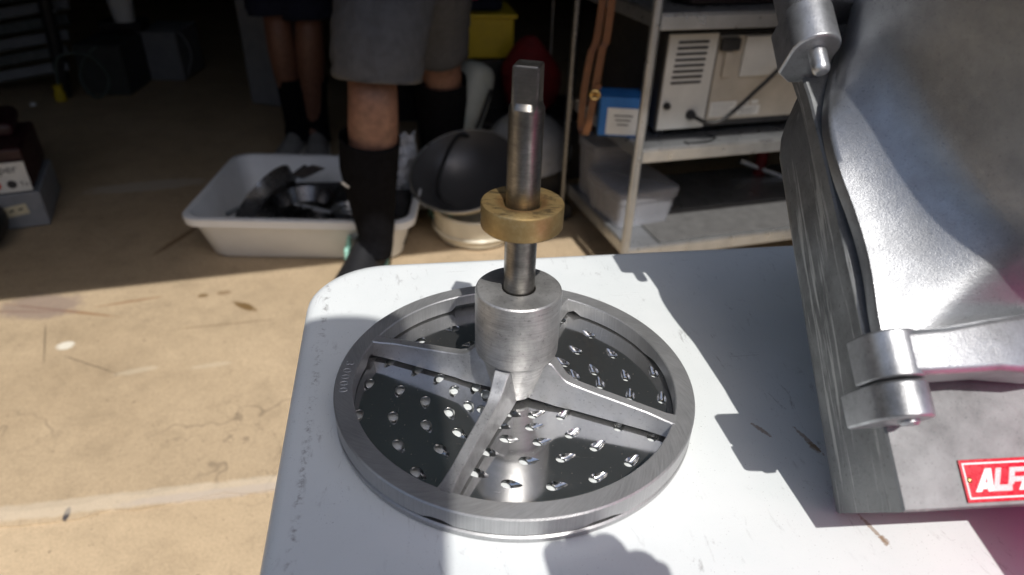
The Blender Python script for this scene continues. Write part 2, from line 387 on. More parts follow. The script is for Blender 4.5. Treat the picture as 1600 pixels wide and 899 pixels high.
# inner row softens the slab lip
inn = [p + snv * .03 + V((0, 0, FZ)) for p in front] + [p + V((0, 0, FZ)) for p in back]
lip = [p + V((0, 0, FZ - .005)) for p in front] + [p + V((0, 0, FZ)) for p in back]
me.add(inn, [tuple(range(n))])
me.add([lip[i] for i in range(161)] + [inn[i] for i in range(161)], [(i, i + 1, 161 + i + 1, 161 + i) for i in range(160)])
me.add([low[i] for i in range(161)] + [lip[i] for i in range(161)], [(i, i + 1, 161 + i + 1, 161 + i) for i in range(160)])
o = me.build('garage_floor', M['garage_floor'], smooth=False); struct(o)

garage = thing('garage', 'dark garage interior with deep shade behind the table', 'garage', gp(0, 3, FZ))
ZH = 1.05
def gbox(name, a, b, z, mat):
    m_ = MB(); m_.box(gp((a[0] + a[1]) / 2, (b[0] + b[1]) / 2, (z[0] + z[1]) / 2), (a[1] - a[0], b[1] - b[0], z[1] - z[0]), GA)
    return m_.build(name, mat, garage, smooth=False)
gbox('header', (-1.6, 1.5), (0, .16), (ZH, 1.40), M['stucco'])
gbox('back_wall', (-4.4, 2.9), (6.6, 6.75), (FZ, 1.262), M['wall'])
gbox('side_wall', (-4.55, -4.4), (.165, 6.75), (FZ, 1.262), M['wall'])
gbox('side_wall', (2.7, 2.85), (.165, 6.595), (FZ, 1.262), M['wall'])
gbox('ceiling', (-4.6, 2.9), (.165, 6.8), (1.27, 1.40), M['ceiling'])
gbox('door_pier', (-4.6, -1.6), (0, .16), (FZ, 1.40), M['stucco'])
gbox('door_pier', (1.5, 2.9), (0, .16), (FZ, 1.40), M['stucco'])

# brick building added out of view to block low sky and darken the garage
nb = thing('light_blocker_building', 'long low brick building added behind the photographer to block low sky', 'building', (0, -10.5, FZ))
def nbox(name, c, d, mat, parent=nb):
    m_ = MB(); m_.box(c, d); return m_.build(name, mat, parent, smooth=False)
nbox('wall', (0, -11.5, FZ + 2.4), (34, 2.0, 4.84), M['brick'])
nbox('roof', (0, -11.45, FZ + 4.94), (34.6, 2.7, .2), M['asphalt'])
for i in range(7):
    x = -13.5 + i * 4.5
    f_ = nbox('garage_door' if i % 2 else 'window', (x, -10.47, FZ + (1.1 if i % 2 else 1.9)), (2.4, .06, 2.18 if i % 2 else 1.2), M['grey_plastic'])
    nbox('panel' if i % 2 else 'pane', (x, -10.43, FZ + (1.1 if i % 2 else 1.9)), (2.2, .03, 2.0 if i % 2 else 1.0), M['galv'] if i % 2 else M['black'], f_)

# ================================================================= TABLE
TC = V((-.147 * math.cos(TYAW) - .19176 * math.sin(TYAW), -.147 * math.sin(TYAW) + .19176 * math.cos(TYAW), 0))
table = thing('folding_table', 'white plastic folding table with scuffed rounded corner holding the metal parts', 'table', TC + V((.5, -.3, FZ)))
tm = Matrix.Rotation(TYAW, 3, 'Z')
def rrect(x0, x1, y0, y1, r, k=10):
    p = []
    for cx, cy, a0 in ((x1 - r, y1 - r, 0), (x0 + r, y1 - r, 90), (x0 + r, y0 + r, 180), (x1 - r, y0 + r, 270)):
        for i in range(k + 1):
            a = R(a0 + 90 * i / k); p.append((cx + r * math.cos(a), cy + r * math.sin(a)))
    return p
rg = []
for ins, z in ((.012, -.045), (.002, -.042), (0, -.036), (0, -.008), (.0012, -.0045), (.004, -.0014), (.008, -.0002), (.012, 0)):
    rg.append([V((x, y, z)) for x, y in rrect(0 + ins, 1.22 - ins, -.76 + ins, 0 - ins, .062 - ins * .5)])
me = MB(); me.rings(rg)
tt = me.build('tabletop', M['table'], None, smooth=True, angle=50)
tt.matrix_world = Matrix.Translation(TC) @ tm.to_4x4()
bpy.context.view_layer.update()
tt.parent = table; tt.matrix_parent_inverse = table.matrix_world.inverted()
for x in (.16, 1.06):
    for y in (-.08, -.68):
        me = MB(); p = TC + tm @ V((x, y, -.046)); q = TC + tm @ V((x, y, FZ))
        me.tube([p, q], .0135, 14); l_ = me.build('leg', M['galv'], table)
    me = MB(); me.tube([TC + tm @ V((x, -.08, -.55)), TC + tm @ V((x, -.68, -.55))], .010, 12); me.build('leg_brace', M['galv'], table)

# ================================================================= GRATER DISC
disc = thing('grater_disc', 'round aluminium grating disc with tall steel shaft and bronze collar', 'grater disc', (0, 0, 0))
def ang_in(a, lo, hi, soft=2.0):
    d_ = math.degrees(a); d_ = (d_ + 180) % 360 - 180
    if lo <= d_ <= hi: return min(1, (d_ - lo) / soft, (hi - d_) / soft)
    return 0
def ring_jit(j, a, r, z):
    if z < .008:
        up = max(ang_in(a, -114.5, -105, 3) * .0024, ang_in(a, -71, -59, 3) * .0022) if r > .107 else \
            max(ang_in(a, 162, 169) * .0042, ang_in(a, -28, -22.5) * .0042, ang_in(a, 105, 119) * .004, ang_in(a, 4, 26, 6) * .0022, ang_in(a, 62, 67) * .003)
        z += up
    return r, z
me = MB()
me.lathe([(.1034, .0061), (.1095, .0061), (.1143, .0061), (.1150, .0068), (.1150, .0174), (.1142, .0183), (.1036, .0183), (.1029, .0176), (.1031, .012)], 240, closed=True, jit=ring_jit)
ring = me.build('ring', M['ring'], disc, angle=28)
# stamped number, cut as raised-edge strokes on the ring face
def stamp_digit(me, d, c, ang_, h, wd):
    ry = V((math.cos(ang_), math.sin(ang_), 0)) * -1     # digit up points to the hub
    rx = V((-ry.y * -1, ry.x * -1, 0)); rx = V((ry.y, -ry.x, 0))
    def P(x, y): return c + rx * (x * wd) + ry * (y * h)
    if d == '0': pts = [P(.42 * math.cos(k), .5 * math.sin(k)) for k in [2 * math.pi * i / 20 for i in range(21)]]
    else:
        pts = [P(.36 * math.cos(k), .24 + .24 * math.sin(k)) for k in [R(150 - i * 24) for i in range(11)]] + \
              [P(.40 * math.cos(k), -.25 + .26 * math.sin(k)) for k in [R(90 - i * 24) for i in range(11)]]
    me.tube(pts, .00026, 6)
me = MB()
for ch, a in zip('30000', (176.3, -179.6, -176.2, -172.8, -169.4)):
    stamp_digit(me, ch, V((.1090 * math.cos(R(a)), .1090 * math.sin(R(a)), .01828)), R(a), .0052, .0042)
me.build('stamped_number', M['cast'], ring)
# ribs
prof = [(.1045, .01845), (.0985, .0187), (.088, .0205), (.078, .0217), (.065, .0232), (.055, .0243), (.046, .0254), (.040, .0263), (.036, .0278), (.033, .0298), (.0305, .0325), (.0285, .0350), (.0255, .0385), (.020, .041), (.011, .041)]
for a in (160, 70, -20, -110.3):
    A = R(a); d_ = V((math.cos(A), math.sin(A), 0)); s_ = V((-d_.y, d_.x, 0)); rg = []
    for r, zt in prof:
        hw = .0033 + (.0006 if r < .04 else 0) + max(0, min(.014, .034 - r)) * .09
        hb = hw + .0010
        zb = .0072 + (max(0, min(.014, .032 - r)) * .12)
        fl = max(0, r - .094) * .14
        hw2 = hw + fl; hb2 = hb + fl
        ch = .0007
        rg.append([d_ * r + s_ * x + V((0, 0, z)) for x, z in ((-hb2, zb), (-hw2, zt - ch), (-hw2 + ch, zt), (hw2 - ch, zt), (hw2, zt - ch), (hb2, zb))])
    me = MB(); me.rings(rg); me.build('rib', M['cast'], disc, angle=30)
me = MB()
me.lathe([(.0001, .0088), (.0128, .0088), (.0140, .0096), (.0158, .0150), (.0188, .026), (.0212, .035), (.0226, .0396), (.0246, .0410), (.0256, .0422), (.0260, .0440), (.0262, .0840), (.0258, .0854), (.0249, .0862), (.0104, .0862), (.0100, .0856), (.0100, .078), (.0001, .078)], 96)
me.build('hub', M['hub'], disc, angle=32)
# shaft with a squared end
me = MB(); rg = []; NS = 48
def sq(a, half, rmax, rot):
    b = a - rot
    return min(rmax, half / max(abs(math.cos(b)), abs(math.sin(b))))
for z, r, s_ in ((.079, .0093, 0), (.126, .0093, 0), (.1275, .0095, 0), (.1925, .0095, 0), (.1955, .0095, 0), (.1985, .0095, 1), (.2160, .0093, 1), (.2168, .0090, 1), (.2172, .0084, 1), (.2168, .0066, 1), (.2160, .002, 1)):
    row = []
    for k in range(NS):
        a = 2 * math.pi * k / NS
        rr = min(r, sq(a, .0070 * r / .0095, r, R(-12))) if s_ else r
        if s_ == 0 and z > .1940 and z < .198: rr = r if abs(((math.degrees(a) + 12 + 45) % 90) - 45) > 38 else r
        row.append(V((rr * math.cos(a), rr * math.sin(a), z)))
    rg.append(row)
me.rings(rg); me.build('shaft', M['shaft'], disc, angle=25)
me = MB()
me.lathe([(.0098, .1276), (.0226, .1276), (.0233, .1284), (.0234, .1412), (.0229, .1421), (.0222, .1424), (.0150, .1425), (.0118, .1419), (.0104, .1408), (.0098, .1400)], 96, closed=True)
me.build('bronze_collar', M['bronze'], disc, angle=35)
# grating plate with punched teeth
holes = [(-0.0965,0.0046),(-0.0753,-0.0007),(-0.0574,-0.0107),(-0.0661,0.0205),(-0.0506,0.0127),(-0.0759,-0.0263),(-0.0977,-0.0255),(-0.0860,0.0288),(-0.0545,-0.0328),(-0.0691,-0.0505),(-0.0439,-0.0531),(-0.0552,-0.0718),(-0.0412,-0.0204),(-0.0342,-0.0385),(-0.0397,0.0011),(-0.0295,-0.0137),(-0.0255,0.0048),(-0.0190,-0.0020),(-0.0206,-0.0175),(-0.0035,-0.0205),(-0.0098,-0.0310),(0.0122,-0.0215),(0.0300,-0.0220),(0.0225,-0.0095),(0.0106,-0.0325),(-0.0049,-0.0432),(0.0152,-0.0452),(-0.0161,-0.0544),(0.0070,-0.0608),(0.0288,-0.0579),(0.0349,-0.0378),(-0.0030,-0.0788),(0.0226,-0.0794),(-0.0217,-0.0710),(0.0493,-0.0478),(0.0687,-0.0592),(0.0470,-0.0725),(0.0655,-0.0300),(0.0853,-0.0377),(0.0560,0.0673),(0.0448,0.0469),(0.0703,0.0441),(0.0349,0.0321),(0.0552,0.0244),(0.0764,0.0193),(0.0415,0.0178),(0.0580,0.0102),(0.0767,-0.0005),(0.0972,-0.0025),(0.0964,0.0244),(0.0349,0.0863),(-0.0684,0.0535),(-0.0454,0.0702),(-0.0310,0.0518),(.006,.0560),(.010,.0860),(-.015,.0760),(.0215,.0690),(-.042,.0330),(-.0100,.0330)]
PZ = .0047
def teardrop(k, n=22):
    """outer outline of the punched dent (s along the dent, w across)"""
    a = 2 * math.pi * k / n
    s_ = .0030 + .0062 * math.cos(a) if math.cos(a) > -2 else 0
    x = math.cos(a)
    s_ = -.0035 + (x + 1) / 2 * .0126
    t_ = (x + 1) / 2
    w_ = .0042 * math.sin(a) * (1 - .55 * t_)
    return s_, w_
NT_ = 22
tooth_v = []; tooth_f = []
for ri, (tt_, dz) in enumerate(((0, 0), (.25, .22), (.55, .55), (.85, .92), (1, 1))):
    for k in range(NT_):
        so_, wo_ = teardrop(k)
        a = 2 * math.pi * k / NT_
        si, wi = -.0003 + .00295 * math.cos(a), .00285 * math.sin(a)
        s1 = so_ + (si - so_) * tt_; w1 = wo_ + (wi - wo_) * tt_
        depth = .0024 * (.62 + .38 * math.cos(a)) + .0002
        sag = .0004 * math.sin(math.pi * tt_)
        tooth_v.append((s1, w1, -depth * (dz ** (1.3 if math.cos(a) > 0 else .6)) - sag * .5))
for ri in range(4):
    for k in range(NT_):
        tooth_f.append((ri * NT_ + k, ri * NT_ + (k + 1) % NT_, (ri + 1) * NT_ + (k + 1) % NT_, (ri + 1) * NT_ + k))
tme = bpy.data.meshes.new('tooth'); tme.from_pydata(tooth_v, [], tooth_f)
for p in tme.polygons: p.use_smooth = True
tme.materials.append(M['tooth'])
bm = bmesh.new(); edges = []
def loop(pts):
    vs_ = [bm.verts.new(p) for p in pts]
    for i in range(len(vs_)): edges.append(bm.edges.new((vs_[i], vs_[(i + 1) % len(vs_)])))
    return vs_
NP = 160
outer = loop([(.1138 * math.cos(2 * math.pi * i / NP), .1138 * math.sin(2 * math.pi * i / NP), PZ) for i in range(NP)])
frames = []
for (x, y) in holes:
    r = math.hypot(x, y); tx, ty = -y / r, x / r
    c_ = math.cos(R(-4)); s_ = math.sin(R(-4)); tx, ty = tx * c_ - ty * s_, tx * s_ + ty * c_
    frames.append((x, y, math.atan2(ty, tx)))
    loop([(x + tx * s1 - ty * w1, y + ty * s1 + tx * w1, PZ) for s1, w1 in (teardrop(k) for k in range(NT_))])
bmesh.ops.triangle_fill(bm, use_beauty=True, use_dissolve=False, edges=edges)
b2 = [bm.verts.new((.1150 * math.cos(2 * math.pi * i / NP), .1150 * math.sin(2 * math.pi * i / NP), PZ - .0008)) for i in range(NP)]
b3 = [bm.verts.new((.1150 * math.cos(2 * math.pi * i / NP), .1150 * math.sin(2 * math.pi * i / NP), .0012)) for i in range(NP)]
b4 = [bm.verts.new((.1142 * math.cos(2 * math.pi * i / NP), .1142 * math.sin(2 * math.pi * i / NP), .0004)) for i in range(NP)]
for A_, B_ in ((outer, b2), (b2, b3), (b3, b4)):
    for i in range(NP): bm.faces.new((A_[i], A_[(i + 1) % NP], B_[(i + 1) % NP], B_[i]))
bmesh.ops.recalc_face_normals(bm, faces=bm.faces)
for f in bm.faces:
    if f.normal.z < -.5 and abs(f.calc_center_median().z - PZ) < 1e-4: f.normal_flip()
pm = bpy.data.meshes.new('plate'); bm.to_mesh(pm); bm.free()
plate = bpy.data.objects.new('plate', pm); COL.objects.link(plate); finish(plate, [M['plate'], M['ring']], disc, smooth=True, angle=20)
for p in pm.polygons: p.material_index = 0 if p.normal.z > .95 else 1
for (x, y, a) in frames:
    o = bpy.data.objects.new('tooth', tme); COL.objects.link(o); o.parent = plate
    o.matrix_local = Matrix.Translation((x, y, PZ)) @ Matrix.Rotation(a, 4, 'Z')

# ================================================================= GRATER HOUSING (leaning back on the table)
MO = V((.1777, -.1335, .0562)); mu = V((.9963, .0664, .0547)).normalized()
mv = V((-.0860, .7687, .6338)).normalized(); mn = mu.cross(mv).normalized(); mu = mv.cross(mn)
def mp(u, v, n): return MO + mu * u + mv * v + mn * n
hous = thing('grater_housing', 'large cast aluminium grater housing with hinged door, leaning back on the table', 'grater housing', (.30, .02, 0))
UW, VT = .325, .365
def house_outline(k):            # k = 0 front flange outline, 1 body outline
    p = [(0.0, 0.0), (UW, 0.0), (UW, .25), (UW - .03, .30), (UW - .08, VT - .02), (UW / 2, VT), (.10, VT - .012), (.06, .325)]
    if k: p += [(.0389, .282), (.0276, .2645), (.0162, .245), (.0106, .233), (.0076, .221), (.0057, .1752), (.0042, .1363), (.002, .065)]
    else: p += [(.010, .300), (.002, .275), (-.002, .255), (-.003, .240), (-.001, .221), (0, .1752), (0, .1363), (0, .065)]
    return p
me = MB()
b_ = .0022
def ins(p, d_): return [(UW / 2 + (x - UW / 2) * (1 - d_ / (UW / 2)), VT / 2 + (y - VT / 2) * (1 - d_ / (VT / 2))) for x, y in p]
rg = [[mp(x, y, n_) for x, y in ins(house_outline(k), d_)] for k, n_, d_ in ((1, -.0715, .007), (1, -.0706, .0038), (1, -.0685, .0013), (1, -.0645, .0001), (1, -.062, 0), (1, -.0125, 0), (0, -.0115, 0), (0, -.0012, 0), (0, 0, .0010))]
me.rings(rg, cap=False)
nn_ = len(rg[0])
me.add(rg[0], [tuple(range(nn_))])
body = me.build('housing_shell', M['housing'], hous, angle=30)
me = MB(); me.add(rg[-1], [tuple(range(nn_))]); me.v = [tuple(V(v) + mn * .00002) for v in me.v]
me.build('front_face', M['face'], hous, smooth=False)
# hinge lugs
def lug_poly(cu=-.003, cn=.022, r=.0125, base=-.006, ru=None):
    p = [(cu - r, base)]
    for i in range(17):
        a = R(180 - 180 * i / 16); p.append((cu + r * math.cos(a), cn + r * math.sin(a)))
    p.append((cu + r, base)); return p
AX = (mu, mn, mv, MO)
me = MB(); me.prism(lug_poly(), .0385, .0552, AX); me.build('hinge_lug', M['lug'], hous, bevel=.0016, seg=3)
me = MB(); me.prism([(-.0180, .004), (-.0095, -.0055), (.008, -.0055)][:0] + [(.008, -.0055), (-.0085, -.0055), (-.0180, .004)] + lug_poly(-.005, .023, .0130)[1:-1], .2335, .2590, AX); me.build('hinge_lug', M['lug'], hous, bevel=.0016, seg=3)
Lz = Matrix((mu, mn, mv)).transposed()
def along_v(prof, u_, n_, name, mat, nseg=24):
    me = MB(); me.lathe([(r, z) for r, z in prof], nseg, c=mp(u_, 0, n_), m=Lz); return me.build(name, mat, hous)
along_v([(.0001, .0360), (.0035, .0362), (.0045, .0375), (.0045, .045)], -.001, .022, 'hinge_pin', M['lug'])
along_v([(.0001, .2195), (.0030, .2200), (.0043, .2215), (.0046, .2240), (.0046, .30)], -.004, .0225, 'hinge_pin', M['lug'])
# nameplate
BH = .019; bu0, bv0 = .0300, .0025; BL = 2.62
def bp(s_, t_, n_): return mp(bu0 + s_ * BH, bv0 + t_ * BH, n_)
BAX = (mu * BH, mv * BH, mn, mp(bu0, bv0, 0))
me = MB(); me.prism([(0, 0), (BL, 0), (BL, 1), (0, 1)], .0001, .0012, BAX)
plate_ = me.build('nameplate', M['badge'], hous, bevel=.0003)
me = MB()
for q in ([(.06, .08), (BL - .06, .08), (BL - .06, .115), (.06, .115)], [(.06, .885), (BL - .06, .885), (BL - .06, .92), (.06, .92)],
          [(.06, .116), (.095, .116), (.095, .884), (.06, .884)], [(BL - .095, .116), (BL - .06, .116), (BL - .06, .884), (BL - .095, .884)]):
    me.prism(q, .0011, .00132, BAX)
me.build('border_line', M['badgewhite'], plate_, smooth=False)
me = MB()
# A, solid
def quad(*q): me.prism(list(q), .0011, .00135, BAX)
quad((.24, .24), (.393, .24), (.60, .575), (.60, .774))
quad((.6002, .774), (.756, .774), (.70, .33), (.70, .24), (.549, .24), (.585, .455), (.6002, .575))
quad((.415, .30), (.545, .30), (.575, .45), (.515, .45))
# L and F built out of fine stripes
def stripes(x0f, x1f, y0, y1, n_):
    for i in range(n_):
        ya = y0 + (y1 - y0) * i / n_; yb = ya + (y1 - y0) / n_ * .66
        quad((x0f(ya), ya), (x1f(ya), ya), (x1f(yb), yb), (x0f(yb), yb))
sl = .40
stripes(lambda y: .725 + (y - .38) * .38, lambda y: .860 + (y - .38) * .38, .385, .778, 13)
stripes(lambda y: .665 + (y - .24) * .38, lambda y: 1.145 + (y - .24) * .2, .24, .385, 5)
F0 = lambda y: 1.02 + (y - .24) * .38
stripes(lambda y: 1.035 + (y - .26) * .36, lambda y: 1.175 + (y - .26) * .36, .385, .778, 13)
stripes(lambda y: 1.176 + (y - .26) * .36, lambda y: 1.60 + (y - .26) * .2, .672, .778, 4)
stripes(lambda y: 1.176 + (y - .26) * .36, lambda y: 1.50 + (y - .26) * .2, .44, .56, 4)
# closing A
quad((1.30, .24), (1.45, .24), (1.66, .575), (1.66, .66), (1.60, .66))
quad((1.6602, .774), (1.82, .774), (2.10, .24), (1.93, .24), (1.6602, .64))
quad((1.47, .30), (1.86, .30), (1.76, .44), (1.56, .44))
me.build('lettering', M['badgewhite'], plate_, smooth=False)
for s_ in (.152, BL - .152):
    me = MB(); me.lathe([(.0013, 0), (.0013, .0004), (.0007, .0009), (.0001, .001)], 16, c=bp(s_, .52, .0011), m=Matrix((mu, mv, mn)).transposed())
    me.build('rivet', M['brass'], plate_)
# door with hopper throat
def sup(c, a, b, ex, ph):
    cx, sx_ = math.cos(ph), math.sin(ph)
    return (c[0] + a * math.copysign(abs(cx) ** (2 / ex), cx), c[1] + b * math.copysign(abs(sx_) ** (2 / ex), sx_))
ND = 192; rows = []
oc = (.150, .2000); hc = (.155, .2230)
def rnd_rect(x0, x1, y0, y1, rs, k=14):
    p = []
    for cx, cy, a0, r in ((x1 - rs[0], y1 - rs[0], 0, rs[0]), (x0 + rs[1], y1 - rs[1], 90, rs[1]), (x0 + rs[2], y0 + rs[2], 180, rs[2]), (x1 - rs[3], y0 + rs[3], 270, rs[3])):
        for i in range(k + 1):
            a = R(a0 + 90 * i / k); p.append((cx + r * math.cos(a), cy + r * math.sin(a)))
    return p
def rot_sup(c, a, b, ex, ph, rot):
    x, y = sup((0, 0), a, b, ex, ph - rot); cs, sn = math.cos(rot), math.sin(rot)
    return (c[0] + x * cs - y * sn, c[1] + x * sn + y * cs)
_wav = [(.0012, .076), (.0016, .09), (.0032, .108), (.0036, .125), (.0022, .145), (-.0004, .165), (-.0012, .182), (-.0006, .196), (.0020, .208), (.0060, .220), (.013, .237), (.026, .262), (.050, .292), (.085, .318), (.13, .334)]
_wav = [tuple(p)[:2] for p in spline([(x, y, 0) for x, y in _wav], 5)][::-1]
_poly = rnd_rect(.0002, .318, .0690, .334, (.09, .085, .014, .05))
_poly = _poly[:15] + _wav + [(.0022, .0725), (.0045, .0700), (.0085, .0690)] + _poly[45:]
def ray_poly(c, ph):
    dx, dy = math.cos(ph), math.sin(ph); best = None
    for i in range(len(_poly)):
        (x1, y1), (x2, y2) = _poly[i], _poly[(i + 1) % len(_poly)]
        ex, ey = x2 - x1, y2 - y1; den = dx * ey - dy * ex
        if abs(den) < 1e-12: continue
        t_ = ((x1 - c[0]) * ey - (y1 - c[1]) * ex) / den; q_ = ((x1 - c[0]) * dy - (y1 - c[1]) * dx) / den
        if t_ > 0 and -1e-6 <= q_ <= 1 + 1e-6 and (best is None or t_ > best): best = t_
    return (c[0] + dx * best, c[1] + dy * best)
for lvl in range(0, 30):
    row = []
    for k in range(ND):
        ph = 2 * math.pi * k / ND
        po = ray_poly(oc, ph)
        hb = rot_sup(hc, 0.125, .129, 3.3, ph, R(14.6))
        if lvl == 0: u_, v_, n_ = *po, .0040
        elif lvl == 1: u_, v_, n_ = *po, .0112
        elif lvl == 2: u_, v_, n_ = po[0] + (oc[0] - po[0]) * .003, po[1] + (oc[1] - po[1]) * .003, .0123
        elif lvl <= 20:
            t_ = (lvl - 2) / 18
            q = 1 - math.sqrt(max(0, 1 - min(1, t_) ** 1.9))
            pu = po[0] + (oc[0] - po[0]) * .008; pv = po[1] + (oc[1] - po[1]) * .008
            u_ = pu + (hb[0] - pu) * t_; v_ = pv + (hb[1] - pv) * t_; n_ = .0127 + .0120 * t_ + .0313 * q
        elif lvl <= 25:
            t_ = (lvl - 20) / 5; n_ = .0560 + (.138 - .0560) * t_; k_ = 1 - .035 * t_
            u_ = hc[0] + (hb[0] - hc[0]) * k_; v_ = hc[1] + (hb[1] - hc[1]) * k_
        elif lvl == 26: n_ = .1395; u_ = hc[0] + (hb[0] - hc[0]) * .955; v_ = hc[1] + (hb[1] - hc[1]) * .955
        elif lvl == 27: n_ = .1380; u_ = hc[0] + (hb[0] - hc[0]) * .93; v_ = hc[1] + (hb[1] - hc[1]) * .93
        else: n_ = .02; k_ = .92 if lvl == 28 else .02; u_ = hc[0] + (hb[0] - hc[0]) * k_; v_ = hc[1] + (hb[1] - hc[1]) * k_
        row.append(mp(u_, v_, n_))
    rows.append(row)
me = MB(); me.rings(rows); door = me.build('door', M['door'], hous, angle=42)
# door hinge ears: knuckle plus tapering arm running into the door
def ear(v0, v1, arm):
    me = MB(); me.prism(lug_poly(-.002, .0215, .0125, .008), v0, v1, AX)
    rg_ = []
    for u_, va, vb, na, nb in arm:
        ch = .002
        rg_.append([mp(u_, va + ch, nb), mp(u_, va, nb - ch), mp(u_, va, na), mp(u_, vb, na), mp(u_, vb, nb - ch), mp(u_, vb - ch, nb)])
    me.rings(rg_); return me.build('hinge_ear', M['lug'], door, bevel=.0014, seg=3)
ear(.0562, .0780, ((-.001, .0567, .0770, .0095, .0335), (.02, .0567, .0780, .009, .0330), (.04, .0572, .0810, .008, .0320), (.065, .0545, .0840, .006, .0290), (.088, .0560, .0850, .005, .0220), (.110, .0640, .0800, .0045, .0150)))
ear(.2598, .2830, ((-.001, .2603, .2820, .0095, .0335), (.012, .2603, .2820, .009, .0320), (.026, .2610, .2810, .0085, .0270)))
# drive collar at the back of the housing, which props it up
me = MB(); Ln = Matrix((mu, mv, mn)).transposed()
me.lathe([(.0001, -.215), (.030, -.215), (.033, -.212), (.036, -.15), (.050, -.14), (.052, -.0716), (.0001, -.0716)], 48, c=mp(.16, .235, 0), m=Ln)
me.build('drive_collar', M['housing'], hous)

# magenta basket standing on the table just beyond the right edge
bk = thing('plastic_basket', 'translucent magenta plastic basket standing at the front of the table', 'basket', (.385, -.25, 0))
me = MB()
def rr(x0, x1, y0, y1, r, z): return [V((x, y, z)) for x, y in rrect(x0, x1, y0, y1, r, 5)]
me.rings([rr(.300, .475, -.345, -.125, .02, .001), rr(.288, .487, -.357, -.123, .025, .135), rr(.283, .492, -.362, -.118, .027, .139)], cap=False)
me.add(rr(.300, .475, -.345, -.125, .02, .001), [tuple(range(24))])
me.build('basket_body', M['magenta'], bk)

# ================================================================= PEOPLE
def person(label, loc, chains, mats, group=None):
    """chains: list of joint chains [(x,y,z,r),...]; the first chain starts at the pelvis; others start at a named joint index"""
    root = thing('person', label, 'person', loc, group)
    vs_, es_, rs_ = [], [], []
    idx = {}
    for ch in chains:
        prev = None
        for j in ch:
            if isinstance(j, str): prev = idx[j]; continue
            nm = j[4] if len(j) > 4 else None
            vs_.append(j[:3]); rs_.append(j[3] if not isinstance(j[3], tuple) else j[3]); i = len(vs_) - 1
            if nm: idx[nm] = i
            if prev is not None: es_.append((prev, i))
            prev = i
    me_ = bpy.data.meshes.new('b'); me_.from_pydata(vs_, es_, [])
    o_ = bpy.data.objects.new('b', me_); COL.objects.link(o_)
    sk = o_.modifiers.new('skin', 'SKIN'); sk.use_smooth_shade = True
    sub_ = o_.modifiers.new('sub', 'SUBSURF'); sub_.levels = 2; sub_.render_levels = 2
    for i, r in enumerate(rs_):
        me_.skin_vertices[0].data[i].radius = r if isinstance(r, tuple) else (r, r)
    me_.skin_vertices[0].data[0].use_root = True
    dg = bpy.context.evaluated_depsgraph_get(); dg.update()
    ev = bpy.data.meshes.new_from_object(o_.evaluated_get(dg))
    bpy.data.objects.remove(o_); bpy.data.meshes.remove(me_)
    ev.name = 'body'; ob = bpy.data.objects.new('body', ev); COL.objects.link(ob)
    for p in ev.polygons: p.use_smooth = True
    ev.materials.clear(); ev.materials.append(mats)
    ob.parent = root; ob.matrix_parent_inverse = root.matrix_world.inverted()
    return root
def hand(base, dirv, side, r=.0105):
    """five finger chains from the named wrist"""
    out = []
    d_ = V(dirv).normalized(); s_ = V(side).normalized(); nrm_ = d_.cross(s_)
    b = V(base)
    for k, ln in ((-1.5, .075), (-.5, .088), (.5, .085), (1.5, .066)):
        p0 = b + d_ * .085 + s_ * k * .0130
        p1 = p0 + d_ * ln * .45 + nrm_ * .012; p2 = p0 + d_ * ln * .8 + nrm_ * .035
        out.append([(*(b + d_ * .045 + s_ * k * .012), .017), (*p0, r + .002), (*p1, r), (*p2, r - .001)])
    p0 = b + d_ * .03 - s_ * .035
    out.append([(*(b + d_ * .015 - s_ * .018), .018), (*p0, r + .003), (*(p0 + d_ * .035 - s_ * .012 + nrm_ * .01), r + .001), (*(p0 + d_ * .06 - s_ * .01 + nrm_ * .025), r)])
    return out
def biped(label, loc, hipz, hips, kneeL, ankL, toeL, kneeR, ankR, toeR, neck, head, elL, wrL, elR, wrR, skin, girth=1.0, shoulders=None):
    """joint positions in world space; returns root"""
    pel = V(hips); nk = V(neck); hd = V(head); chest = pel.lerp(nk, .68)
    side = (V(kneeR) - V(kneeL)); side.z = 0; side = side.normalized() if side.length > .05 else V((1, 0, 0))
    if shoulders is not None: side = V(shoulders).normalized()
    g = girth
    ch = [[(*pel, (.15 * g, .11 * g), 'pel'), (*pel.lerp(nk, .35), (.14 * g, .10 * g)), (*chest, (.155 * g, .10 * g), 'chest'), (*nk, .055, 'neck'), (*nk.lerp(hd, .5), .06), (*hd, (.078, .095)), (*(hd + (hd - nk).normalized() * .07), .072), (*(hd + (hd - nk).normalized() * .11), .035)]]
    for sg, kn, an, to in ((-1, kneeL, ankL, toeL), (1, kneeR, ankR, toeR)):
        hp = pel + side * sg * .085 * g + V((0, 0, -.06)); kn = V(kn); an = V(an); to = V(to)
        ch.append(['pel', (*hp, .078 * g), (*hp.lerp(kn, .5), .056 * g), (*kn.lerp(hp, .12), .060 * g), (*kn, (.064 * g, .060 * g)), (*kn.lerp(an, .14), .064 * g), (*kn.lerp(an, .30), .063 * g), (*kn.lerp(an, .65), .047 * g), (*an, .034), (*an.lerp(to, .3), (.022, .02))])
    for sg, el, wr in ((-1, elL, wrL), (1, elR, wrR)):
        sh = nk + side * sg * .18 * g + V((0, 0, -.05)); el = V(el); wr = V(wr)
        nm = 'w%d' % sg
        ch.append(['chest', (*sh, .056 * g), (*sh.lerp(el, .5), .048 * g), (*el, .040 * g), (*el.lerp(wr, .35), .039 * g), (*wr, (.027, .022), nm), (*(wr + (wr - el).normalized() * .05), (.036, .018), nm + 'p')])
        d_ = (wr - el).normalized(); s_ = d_.cross(V((0, 1, 0))) if abs(d_.y) < .8 else V((1, 0, 0))
        for f in hand(wr, d_, s_ * sg):
            ch.append([nm + 'p'] + f[1:])
    return person(label, loc, ch, skin)
